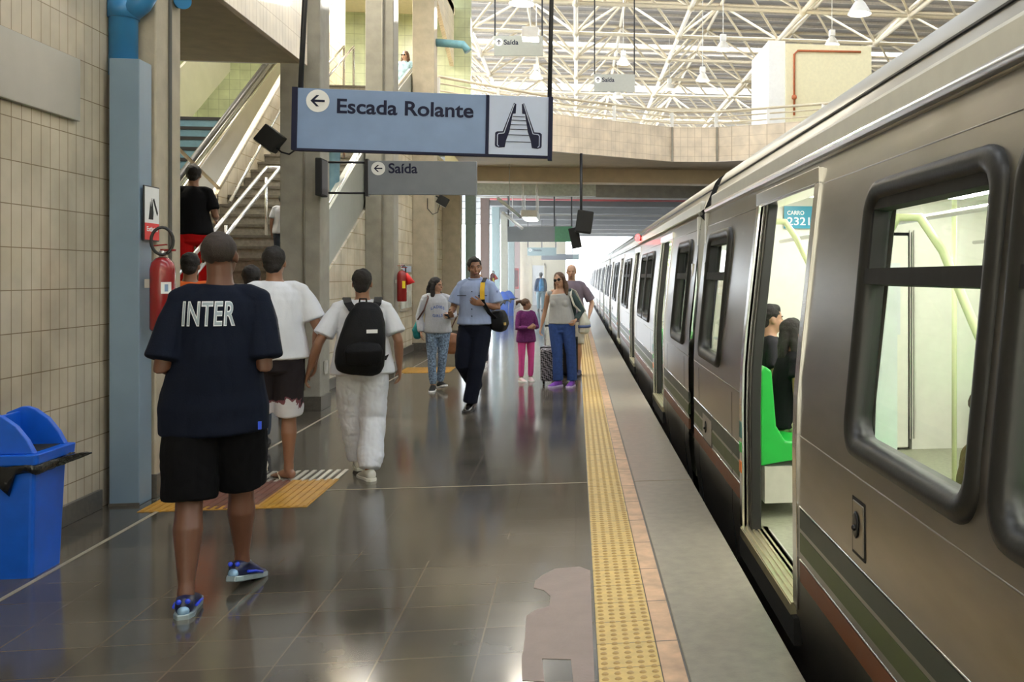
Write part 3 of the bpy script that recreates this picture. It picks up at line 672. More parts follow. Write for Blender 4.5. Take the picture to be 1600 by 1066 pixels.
# extinguishers
def extinguisher(lab, loc, cone=False, rz=0):
    g_ = empty('fire_extinguisher', loc, rz, label=lab, cat='fire extinguisher')
    MB().lathe([(.02, 0), (.07, 0), (.08, .015), (.08, .43), (.07, .475), (.045, .505), (.02, .515)], n=24).build('cylinder', M_RED, g_)
    MB().lathe([(.022, .51), (.022, .55), (.015, .56)], n=12).build('valve', M_ALU, g_)
    MB().box((-.01, -.012, .555), (.085, .012, .57)).box((-.01, -.012, .59), (.09, .012, .6), mtx=Matrix.Rotation(R(-6), 4, 'Y')).build('handle', M_RED, g_)
    if cone:
        MB().lathe([(.02, 0), (.075, -.19), (.07, -.19), (.012, 0)], c=(.07, 0, .47), n=16, mtx=Matrix.Rotation(R(-22), 4, 'Y')).build('cone', M_REDL, g_)
        MB().tube([(0, 0, .56), (.04, 0, .60), (.06, 0, .55), (.06, 0, .47)], .012, 8).build('hose', M_RUB, g_)
        MB().box((.02, -.0825, .22), (.07, -.0805, .34)).build('yellow_label', mat('yellow_label', (.9, .65, .02), .5, var=0), g_)
    else:
        q = [(.01 + .06*math.cos(R(a)), -.03 + .03*math.cos(R(a)), .625 + .095*math.sin(R(a))) for a in range(-70, 300, 18)]
        MB().tube(q, .011, 8).build('hose', M_RUB, g_)
        arc = [(.0805*math.cos(R(a)), .0805*math.sin(R(a))) for a in range(-75, -20, 8)]
        lb = MB(); lb.loft([[(x, y, z) for x, y in arc] for z in (.26, .34)], caps=False, closed=False); lb.build('label_white', M_WHITE, g_, fix=False)
        lb = MB(); lb.loft([[(x*1.01, y*1.01, z) for x, y in arc[2:5]] for z in (.275, .325)], caps=False, closed=False); lb.build('label_blue_mark', M_SIGN, g_, fix=False)
    MB().box((-.11, -.02, .30), (-.078, .02, .36)).build('bracket', M_ALU, g_)
    return g_
c = onx(254, 405, -2.86); extinguisher('red fire extinguisher with a looped black hose on the first pillar', (-2.86, c.y, c.z - .5))
c = onx(628, 425, -2.86); extinguisher('red fire extinguisher with red cone and yellow label before the notice panel', (-2.86, c.y, c.z - .49), True)
c = onx(771, 428, -2.87); extinguisher('small distant red fire extinguisher with yellow label behind the man in uniform', (-2.87, 32.8, c.z - .49), True)
# extinguisher notice
y0, y1 = onx(225, 300, -2.96).y, onx(247, 300, -2.96).y; zt_, zm, zb_ = onx(236, 293, -2.96).z, onx(236, 349, -2.96).z, onx(236, 375, -2.96).z
nt_ = empty('notice_plate', (-2.965, y0, zb_), label='white and red extinguisher notice plate reading Extintor on the first pillar', cat='sign')
yl = y1 - y0
MB().box((0, 0, zm - zb_), (.012, yl, zt_ - zb_)).build('upper_panel', M_WHITE, nt_); MB().box((0, 0, 0), (.012, yl, zm - zb_)).build('lower_panel', M_REDL, nt_)
MB().box((.001, -.008, -.008), (.01, yl + .008, zt_ - zb_ + .008)).build('backing', M_BLK, nt_)
h = zt_ - zm; o_ = zm - zb_
fl2 = MB().prism([(yl*.25, o_+h*.1), (yl*.55, o_+h*.1), (yl*.58, o_+h*.3), (yl*.48, o_+h*.7), (yl*.42, o_+h*.4), (yl*.36, o_+h*.6), (yl*.3, o_+h*.3)], 'x', .012, .014)
fl2.prism([(yl*.55, o_+h*.65), (yl*.62, o_+h*.7), (yl*.9, o_+h*.3), (yl*.85, o_+h*.22)], 'x', .012, .014); fl2.build('symbol', M_BLKM, nt_)
me = text_mesh('Extintor', 1, .001, .02); fit(me, yl*.12, yl*.95, o_*.5, o_*.3)
me.transform(Matrix(((0, 0, 1, .0125), (1, 0, 0, 0), (0, 1, 0, 0), (0, 0, 0, 1)))); me.materials.clear(); me.materials.append(M_WHITE)
o = bpy.data.objects.new('lettering', me); COL.objects.link(o); o.parent = nt_
# notice panel beyond third pillar
y0, y1 = onx(623, 430, -3.4).y, 19.8; zt_, zb_ = 1.83, .88
np_ = empty('notice_board', (-3.41, y0, zb_), label='steel framed glass notice panel low on the cream wall', cat='notice board')
MB().box((0, 0, 0), (.05, y1 - y0, zt_ - zb_)).build('frame', M_STEELP, np_, bevel=.01)
for k in range(3):
    w_ = (y1 - y0 - .2) / 3; a_ = .06 + k * (w_ + .04); MB().box((.05, a_, .06), (.056, a_ + w_, zt_ - zb_ - .22)).build('pane', mat('notice_paper', (.62, .64, .58), .25, var=.25, scale=4), np_)
MB().box((.05, .06, zt_ - zb_ - .17), (.056, y1 - y0 - .1, zt_ - zb_ - .05)).build('header', M_SIGNL, np_)
c = onx(652, 402, -3.4)
# switch plates
for i, (px, py, X, lab) in enumerate([(508, 574, -2.965, 'small grey socket plate low on the pillar before the diagonal stair side'), ]):
    c = onx(px, py, X); MB().box((X, c.y - .06, c.z - .08), (X + .015, c.y + .06, c.z + .08)).box((X + .015, c.y - .03, c.z - .05), (X + .02, c.y + .03, c.z + .05)).build('socket_plate', M_ALU, bevel=.004, label=lab, cat='socket')
# far bins and red fire point
def far_bin(px, py, zc, lab):
    c = at(px, py, zc); make_bin(lab, (c.x + .2, c.y, 0), 1.15)
far_bin(786, 497, 34.6, 'distant blue litter bin, nearer of the pair by the teal pillar')
far_bin(795, 494, 36.6, 'distant blue litter bin, farther of the pair by the teal pillar')
c = onx(808, 448, -2.85)
fp = empty('fire_cabinet', (-2.87, c.y, .95), label='tall narrow red fire cabinet on a distant pillar', cat='fire cabinet')
MB().box((-.1, -.12, 0), (.1, .12, 1.0)).build('box', M_REDL, fp, bevel=.02); MB().box((-.08, -.13, .1), (.08, -.12, .9)).build('door', M_RED, fp)
# ================================================================== THE TRAIN
LC, XC = 23.05, 2.62
TAB = [(-.98, 1.14), (-.3, 1.09), (0, 1.05), (.8, 1.045), (1.1, 1.055), (2.1, 1.165), (2.14, 1.175)]
def xp(z):
    for (a, xa), (b, xb) in zip(TAB, TAB[1:]):
        if z <= b: return xa + (xb - xa) * max(0, (z - a) / (b - a))
    return TAB[-1][1]
DO = [3.17, 8.74, 14.31, 19.88]
WI = []                                       # (start, end) of windows
for a, b in ((.4, 1.53), (4.73, 5.92), (5.99, 7.18), (10.30, 11.49), (11.56, 12.75), (15.87, 17.06), (17.13, 18.32), (21.52, 22.65)): WI.append((a, b))
WZ0, WZ1 = .90, 1.95
DW, DH = .69, 2.03
openings = [(c - DW, c + DW, 0.0, DH) for c in DO] + [(a + .06, b - .06, WZ0 + .06, WZ1 - .06) for a, b in WI]
def skin(off, thick_mat, name, par, yb0=0, yb1=LC, z0=-.98, z1=2.14):
    ys_ = sorted({yb0, yb1, *[o[0] for o in openings], *[o[1] for o in openings]})
    zs_ = sorted({z for z in [z0, -.3, 0, .4, .8, 1.1, 1.6, z1, *[o[2] for o in openings], *[o[3] for o in openings]] if z0 <= z <= z1})
    mb = MB(); vs = [(xp(z) + off, y, z) for y in ys_ for z in zs_]; n = len(zs_); fs = []
    for i in range(len(ys_) - 1):
        for j in range(n - 1):
            yc, zc = (ys_[i] + ys_[i+1]) / 2, (zs_[j] + zs_[j+1]) / 2
            if any(o[0] < yc < o[1] and o[2] < zc < o[3] for o in openings): continue
            fs.append((i*n+j, (i+1)*n+j, (i+1)*n+j+1, i*n+j+1))
    mb.add(vs, fs, 0, True); return mb.build(name, thick_mat, par, fix=False)
car = empty('train_car', (0, 0, 0))
skin(0, M_STEEL, 'side_wall', car)
skin(.09, M_INT, 'inner_lining', car, z0=0)
# roof shell and far side
RP = [(1.175, 2.14), (1.155, 2.15), (1.15, 2.175), (1.175, 2.20), (1.20, 2.215), (1.275, 2.395)]
RP2 = [(1.275, 2.40), (1.30, 2.46), (1.335, 2.505), (1.42, 2.56), (1.60, 2.63), (1.95, 2.70), (2.62, 2.74)]
full = RP + RP2; far_side = [(2*XC - x, z) for x, z in reversed(full[:-1])] + [(2*XC - xp(z), z) for z in (1.6, 1.1, .8, 0, -.3, -.98)]
allp = full + far_side
rfm = MB().loft([[(x, 0, z) for x, z in allp], [(x, LC, z) for x, z in allp]], caps=False, closed=False)
rfm.build('roof_shell', M_STEELR, car, fix=False)
MB().box((1.262, 0, 2.388), (1.285, LC, 2.396)).build('roof_groove', M_BLK, car)
MB().tube([(1.16, 0, 2.168), (1.16, LC, 2.168)], .022, 8).build('gutter', M_STEELR, car)
# crease lines on the side
for z, r_ in ((.83, .004), (2.02 - .0, .0035), (.245, .005), (.495, .005)):
    ys_ = [0]
    for c in DO: ys_ += [c - DW - .1, c + DW + .1]
    ys_.append(LC)
    mb = MB()
    for a, b in zip(ys_[::2], ys_[1::2]): mb.tube([(xp(z) + .001, a, z), (xp(z) + .001, b, z)], r_, 6)
    mb.build('moulding', M_STEELP if z < .6 else M_STEEL, car)
for z0, z1, m_, nm in ((.397, .488, M_GOR, 'dark_green_stripe'), (.285, .375, M_OLV, 'olive_stripe'), (.145, .238, M_ORS, 'rust_orange_stripe')):
    mb = MB(); ys_ = [0.02]
    for c in DO: ys_ += [c - DW - .11, c + DW + .11]
    ys_.append(LC - .02)
    for a, b in zip(ys_[::2], ys_[1::2]): mb.prism([(xp(z0) - .003, z0), (xp(z1) - .003, z1), (xp(z1) + .02, z1), (xp(z0) + .02, z0)], 'y', a, b)
    mb.build(nm, m_, car, label=nm.replace('_', ' '))
# vertical panel joints and hatches
for y in (.35, 2.05, 4.45, 7.5, 12.95, 15.6, 21.0, 22.7):
    MB().prism([(xp(z) - .0015, z) for z in (-.9, 0, .8)] + [(xp(z) + .01, z) for z in (.8, 0, -.9)], 'y', y, y + .006).build('panel_joint', M_BLKM, car)
def hatch(y, z, w, h):
    x = xp(z); MB().box((x - .006, y - w/2, z - h/2), (x + .03, y + w/2, z + h/2)).build('hatch', M_STEEL, car, bevel=.004)
    MB().box((x - .003, y - w/2 - .012, z - h/2 - .012), (x + .02, y + w/2 + .012, z + h/2 + .012)).build('hatch_seal', M_BLKM, car)
    MB().lathe([(.012, 0), (.03, 0), (.034, .004), (.028, .008), (.012, .006)], c=(x - .006, y + w*.12, z + .01), n=16, mtx=Matrix.Rotation(R(-90), 4, 'Y') @ Matrix.Scale(1.5, 4, (1, 0, 0))).ball((x - .014, y + w*.12, z), .012).build('lock', M_BLK, car)
hp = onx(1342, 826, 1.045); hatch(hp.y + 14.81, hp.z, .13, .19)
hatch(22.2, .35, .5, .2)
MB().box((xp(1.6) - .006, .18, 1.58), (xp(1.6) + .02, .26, 1.70)).build('data_plate', M_ALU, car)
MB().box((xp(1.6) - .006, 22.78, 1.58), (xp(1.6) + .02, 22.86, 1.70)).build('data_plate', M_ALU, car)
# windows
def rrect(w, h, r, n=6):
    out = []
    for cx, cy, a in ((w/2-r, h/2-r, 0), (-w/2+r, h/2-r, 90), (-w/2+r, -h/2+r, 180), (w/2-r, -h/2+r, 270)):
        for k in range(n+1): t = R(a + k*90/n); out.append((cx + r*math.cos(t), cy + r*math.sin(t)))
    return out
tilt = math.atan2(xp(WZ1) - xp(WZ0), WZ1 - WZ0)
def window(y0, y1):
    w, h = y1 - y0, (WZ1 - WZ0) / math.cos(tilt); zc = (WZ0 + WZ1) / 2; xc = (xp(WZ0) + xp(WZ1)) / 2
    T = Matrix.Translation((xc, (y0 + y1)/2, zc)) @ Matrix.Rotation(tilt, 4, 'Y')
    sec = [(0, .012), (0, -.012), (.012, -.03), (.035, -.036), (.062, -.028), (.078, -.008), (.08, .06), (.02, .06)]
    rings = []
    for d, x in sec:
        rings.append([T @ Vector((x, u, v)) for u, v in rrect(w - 2*d, h - 2*d, .13 - d*.6)])
    rings.append(rings[0]); mb = MB().loft(rings, caps=False)
    f = mb.build('window_frame', M_RUB, car, fix=False)
    hz = h/2 - .36
    MB().box((-.02, -w/2 + .05, hz - .04), (.06, w/2 - .05, hz + .02), mtx=T).build('hopper_bar', M_BLKM, f)
    MB().box((-.012, -w/2 + .075, hz + .02), (.045, -w/2 + .1, h/2 - .07), mtx=T).box((-.012, w/2 - .1, hz + .02), (.045, w/2 - .075, h/2 - .07), mtx=T).box((-.012, -w/2 + .08, h/2 - .115), (.045, w/2 - .08, h/2 - .075), mtx=T).build('hopper_frame', M_BLKM, f)
    MB().add([T @ Vector((.03, u, v)) for u, v in rrect(w - .15, h - .15, .08)], [list(range(28))]).build('pane', M_GLASS, f, fix=False)
for a, b in WI: window(a, b)
# doors
def strip(y0, y1, o0, o1, z0=0, z1=DH, n=8):
    zs_ = [z0 + (z1 - z0) * k / n for k in range(n + 1)]
    return [(xp(z) + o0, z) for z in zs_] + [(xp(z) + o1, z) for z in reversed(zs_)]
for c in DO:
    fr_ = MB()
    for s in (-1, 1):
        a, b = c + s * DW, c + s * (DW + .08); fr_.prism(strip(0, 0, -.012, .02), 'y', min(a, b), max(a, b))
        a2 = c + s * (DW + .005); fr_.prism(strip(0, 0, .0, .035), 'y', min(a, a2), max(a, a2))
    fr_.box((xp(DH) - .014, c - DW - .08, DH), (xp(DH) + .03, c + DW + .08, DH + .075)).box((xp(DH) + .0, c - DW, DH - .01), (xp(DH) + .13, c + DW, DH + .005))
    df = fr_.build('door_frame', M_STEELP, car, bevel=.003)
    for z0, z1, m_ in ((.56, .66, M_TEAL), (.47, .53, M_GRN), (.34, .41, M_ORA)):
        MB().prism(strip(0, 0, -.016, -.011, z0, z1), 'y', c + DW + .005, c + DW + .075).build('colour_mark', m_, df)
    for s in (-1, 1):
        g_ = MB().prism(strip(0, 0, .04, .085), 'y', c + s*(DW - .035), c + s*(DW + .02)); lf = g_.build('door_leaf', M_STEEL, car)
        MB().prism(strip(0, 0, .032, .095), 'y', c + s*(DW - .085), c + s*(DW - .03)).build('rubber_edge', M_RUB, lf, bevel=.008)
    sl_ = MB().box((1.025, c - DW, -.05), (1.20, c + DW, -.0))
    for k in range(5): sl_.box((1.03 + k*.03, c - DW, 0), (1.042 + k*.03, c + DW, .008))
    sl_.build('door_sill', M_GOLD, car)
    sp_ = MB().box((1.03, c - DW - .05, -.18), (1.08, c + DW + .05, -.05)); sp_.build('sill_bracket', M_DARK, car)
    MB().box((1.185, c - DW + .1, .0), (1.195, c + DW - .1, .012)).build('sill_guard', M_ALU, car)
# interior
XR = 2*XC - 1.15
MB().box((1.12, 0.02, -.3), (XR, LC - .02, .0)).build('cabin_floor', M_INTF, car)
MB().box((1.24, .02, 2.28), (XR - .1, LC - .02, 2.31)).build('cabin_ceiling', M_INT, car)
MB().box((XR, .02, 0), (XR + .04, LC - .02, 2.30)).build('far_wall', M_INT, car)
MB().box((1.18, .15, 2.03), (1.30, LC - .15, 2.30)).build('door_gear_cover', M_INT, car, bevel=.02)
le = emis('cabin_lamp', (1, .97, .91), 12)
for x in (1.95, 3.25): MB().box((x - .09, .5, 2.255), (x + .09, LC - .5, 2.28)).build('ceiling_strip_light', le, car)
for y in (.02, LC - .1):
    bb = MB().box((1.14, y, 0), (2.2, y + .08, 2.14)).box((1.28, y, 2.14), (XR - .12, y + .08, 2.29)).box((3.04, y, 0), (XR, y + .08, 2.14)).box((2.2, y, 1.98), (3.04, y + .08, 2.14)); bb.build('end_wall', M_INT, car)
    yy = y - .02 if y > 1 else y + .08
    MB().box((2.24, yy, .02), (3.0, yy + .02, 1.95)).build('end_door', M_INT, car, bevel=.01)
    MB().box((2.32, yy - .006 if y > 1 else yy + .02, 1.05), (2.92, yy + .0 if y > 1 else yy + .026, 1.7)).build('end_door_window', M_INTW, car)
    j_ = MB()
    for x in (2.2, 2.23, 3.01, 3.05): j_.box((x, yy - .008 if y > 1 else yy + .02, .1), (x + .008, yy + .012, 2.0))
    j_.build('end_door_seam', M_ALU, car)
# benches along the walls between doors
for (a, b) in ((.35, 2.3), (4.1, 7.85), (9.65, 13.4), (15.2, 18.95), (20.75, 22.7)):
    for side in (0, 1):
        def X(x): return x if side == 0 else 2*XC - x
        n_ = max(2, round((b - a) / .5)); w_ = (b - a) / n_
        bench = MB()
        for k in range(n_):
            y0 = a + k*w_ + .015; y1 = a + (k+1)*w_ - .015
            hb_ = .96 if (a < 1 or b > 22) else .80
            sec = [(1.20, .34), (1.20, hb_), (1.23, hb_ + .03), (1.27, hb_), (1.30, .60), (1.36, .50), (1.62, .47), (1.72, .49), (1.75, .46), (1.72, .41), (1.32, .36)]
            bench.prism([(X(x), z) for x, z in sec], 'y', y0, y1)
        bench.build('bench_seat', M_SEAT, car, bevel=.012)
        MB().box((X(1.22), a, .1), (X(1.55), b, .34)).build('bench_base', M_ALU, car)
        MB().tube([(X(1.72), a, .40), (X(1.72), b, .40)], .018, 8).build('bench_rail', M_STEELP, car)
# partitions and leaning poles beside the doors
for c in DO:
    for s in (-1,):
        y = c + s * (DW + .16)
        if not 0.3 < y < LC - .3: continue
        MB().prism([(1.16, .12), (1.50, .12), (1.50, 1.5), (1.44, 1.75), (1.30, 1.85), (1.20, 1.86), (1.16, 1.86)], 'y', y - .012, y + .012).build('partition', M_INTW, car)
        MB().tube([(1.42, y, 1.72), (1.50, y - .01, 1.86), (1.60, y - .04, 1.86), (1.68, y - .12, 1.70), (1.80, y - .38, 1.18), (1.80, y - .46, .45)], .022, 12).build('grab_pole', M_POLE, car)
        yo = c + DW + .1; MB().tube([(1.24, yo + .25, 1.95), (1.40, yo + .28, 1.95), (1.47, yo + .25, 1.84), (1.58, yo + .12, 1.56), (1.62, yo + .02, 1.1), (1.62, yo, .45)], .022, 12).build('grab_pole', M_POLE, car)
        MB().tube([(1.30, y, .02), (1.32, y, .34)], .02, 10).build('seat_post', M_POLE, car)
for y in (2.9, 5.95, 11.5, 17.1, 21.0): MB().tube([(2.62, y, .0), (2.62, y, 2.12)], .018, 10).build('grab_pole', M_POLE, car)
for x in (1.75, 3.5): MB().tube([(x, .4, 1.88), (x, LC - .4, 1.88)], .016, 8).build('ceiling_rail', M_STEELP, car)
# under frame
MB().box((1.3, .3, -1.35), (4.0, LC - .3, -.6)).build('underframe', M_DARK, car)
MB().box((1.16, .03, -.97), (XR, LC - .03, -.9)).build('floor_pan', M_DARK, car)
wh = MB()
for y in (2.2, 4.4, LC - 4.4, LC - 2.2): wh.lathe([(.1, -.06), (.40, -.06), (.43, -.03), (.43, .06), (.1, .06)], c=(1.85, y, -1.0), n=20, mtx=Matrix.Rotation(R(90), 4, 'Y'))
wh.build('wheels', M_DARK, car)
for y in (0, LC):    # end walls outside
    MB().prism([(x, z) for x, z in allp[1:]], 'y', y - .012 if y else 0, y if y else .012).build('car_end', M_BLKM, car)
for y in (-.18, LC + .02): MB().box((1.25, y, -.6), (4.0, y + .16, 2.3)).build('gangway', M_RUB, car, bevel=.02)
Y0 = 8.24 - LC
car.location = (0, Y0, 0)
tag(car, 'near stainless steel train car with its doorway open and large black-framed windows', 'train car', 'cars of the metro train')
labs = ['second stainless train car, joined behind the near one by a dark gap', 'third train car, small and bright with glare', 'farthest train car vanishing in the daylight']
for k in range(3): copy_tree(car, loc=(0, 8.64 + k * (LC + .4), 0), label=labs[k])
# car number label (only the near car)
p = at(1254, 341, 8.0)
lb = MB().box((p.x - .13, Y0 + LC - .106 - 1.9, p.z - .085), (p.x + .16, Y0 + LC - .10 - 1.9, p.z + .095))
yl_ = at(1254, 341, 8).y
Yb = Y0 + LC - .125
c0, c1 = ony(1230, 357, Yb), ony(1265, 326, Yb)
number_plate = empty('number_plate', (0, 0, 0), label='blue plate with CARRO 2321 above the bulkhead inside the near train car', cat='sign')
MB().box((c0.x - .03, Yb - .004, c0.z), (c1.x + .05, Yb, c1.z + .02)).build('plate', M_LBL, number_plate)
for t_, z0_, h_, x0_, x1_ in (('CARRO', .68, .2, .0, .75), ('2321', .16, .40, .0, 1.0)):
    w_ = c1.x - c0.x; hh_ = c1.z - c0.z
    sign_text(t_, c0.x + x0_*w_, c0.x + x1_*w_, c0.z + z0_*hh_, h_*hh_, Yb - .0045, M_WHITE, number_plate, bold=.01)
# red marker lamp on the second car's upper side
p = onx(1000, 372, 1.16)
ml = empty('marker_lamp', (1.155, p.y, p.z), label='glowing red marker lamp high on the side of the second train car', cat='lamp')
MB().box((-.03, -.09, -.05), (.03, .09, .05)).build('housing', M_RUB, ml, bevel=.01); MB().ball((-.035, 0, 0), (.05, .16, .07)).build('lens', emis('red_glow', (1, .03, .03), 8), ml)
l = bpy.data.objects.new('marker_light', bpy.data.lights.new('marker_light', 'POINT')); COL.objects.link(l); l.location = (1.0, p.y, p.z); l.data.energy = 2; l.data.color = (1, .05, .05); l.data.shadow_soft_size = .05
# ================================================================== PEOPLE
def skin_mat(n, c): return mat(n, c, .45, var=.06, scale=8, bump=.03, bscale=90)
SK_D = skin_mat('skin_dark_brown', (.13, .055, .032)); SK_B = skin_mat('skin_brown', (.30, .15, .09)); SK_T = skin_mat('skin_tan', (.46, .26, .17)); SK_L = skin_mat('skin_light', (.58, .36, .26))
def cloth(n, c, var=.08, rough=.85, **k): return mat(n, c, rough, var=var, scale=k.pop('scale', 14), bump=k.pop('bump', .25), bscale=k.pop('bscale', 130), sheen=.1, **k)
H_BLK = mat('black_hair', (.012, .009, .008), .7, var=.3, scale=60, bump=.6, bscale=160)
H_BRN = mat('brown_hair', (.10, .05, .025), .65, var=.3, scale=60, bump=.6, bscale=140)
H_SHV = mat('shaved_hair', (.030, .020, .016), .7, var=.3, scale=90, bump=.4, bscale=260)
def frame(d, side):
    d = d.normalized(); s = side - d * side.dot(d)
    s = s.normalized() if s.length > 1e-5 else d.orthogonal().normalized()
    return s, d.cross(s)
def sgp(v, q): return math.copysign(abs(v)**q, v)
def limb(mb, pts, rad, side=Vector((1, 0, 0)), n=14, cap=.7, sq=1.0):
    """elliptical tube with rounded ends; rad: r or (r_side, r_other)"""
    pts = [Vector(p) for p in pts]; rad = [r if isinstance(r, tuple) else (r, r) for r in rad]
    P_, R_ = [], []
    def seg(i): return (pts[min(i+1, len(pts)-1)] - pts[max(i-1, 0)]).normalized()
    d0, d1 = seg(0), seg(len(pts)-1)
    for t in (.98, .8, .45):
        P_.append((pts[0] - d0 * rad[0][1] * cap * t, d0)); k = math.sqrt(1 - t*t); R_.append((rad[0][0]*k, rad[0][1]*k))
    for i, p in enumerate(pts): P_.append((p, seg(i))); R_.append(rad[i])
    for t in (.45, .8, .98):
        P_.append((pts[-1] + d1 * rad[-1][1] * cap * t, d1)); k = math.sqrt(1 - t*t); R_.append((rad[-1][0]*k, rad[-1][1]*k))
    rings = []
    for (p, d), r in zip(P_, R_):
        s, w = frame(d, side); rings.append([p + s*r[0]*sgp(math.cos(2*math.pi*k/n), sq) + w*r[1]*sgp(math.sin(2*math.pi*k/n), sq) for k in range(n)])
    mb.loft(rings)
def fuse(mb, name, m, parent, voxel=.008, smooth=4, wr=0, wf=9, zs=.45, seed=0, keep=None, folds=None):
    """one continuous surface from overlapping volumes"""
    me = bpy.data.meshes.new(name); me.from_pydata(mb.v, [], mb.f)
    bm = bmesh.new(); bm.from_mesh(me); bmesh.ops.recalc_face_normals(bm, faces=bm.faces); bm.to_mesh(me); bm.free()
    o = bpy.data.objects.new(name, me); COL.objects.link(o)
    r = o.modifiers.new('r', 'REMESH'); r.mode = 'VOXEL'; r.voxel_size = voxel; r.use_smooth_shade = True
    if smooth: s_ = o.modifiers.new('s', 'SMOOTH'); s_.iterations = smooth; s_.factor = .5
    dg = bpy.context.evaluated_depsgraph_get(); me2 = bpy.data.meshes.new_from_object(o.evaluated_get(dg))
    bpy.data.objects.remove(o)
    if wr or folds:
        nv = len(me2.vertices); co = np.empty(nv*3, 'f'); me2.vertices.foreach_get('co', co); co = co.reshape(-1, 3)
        no = np.empty(nv*3, 'f'); me2.vertex_normals.foreach_get('vector', no); no = no.reshape(-1, 3)
        off = Vector((seed*3.1, seed*1.7, seed)); d = np.empty(nv, 'f')
        for i in range(nv):
            c = co[i]; v = Vector((float(c[0])*wf, float(c[1])*wf, float(c[2])*wf*zs)) + off
            d[i] = (noise.noise(v) + .5 * abs(noise.noise(v*2.3)) ) * wr
        co += no * d[:, None]; me2.vertices.foreach_set('co', co.ravel()); me2.update()
    me2.materials.clear(); me2.materials.append(m); me2.name = name
    ob = bpy.data.objects.new(name, me2); COL.objects.link(ob); ob.parent = parent; return ob
def lerp(a, b, t): return a + (b - a) * t
def V(*a): return Vector(a)
DEF = dict(hipL=(-.095, 0, .93), hipR=(.095, 0, .93), kneeL=(-.105, .02, .50), kneeR=(.105, .02, .50), ankL=(-.11, -.02, .085), ankR=(.11, -.02, .085),
           shL=(-.178, -.005, 1.425), shR=(.178, -.005, 1.425), elL=(-.232, -.02, 1.13), elR=(.232, -.02, 1.13), wrL=(-.245, .06, .88), wrR=(.245, .06, .88))
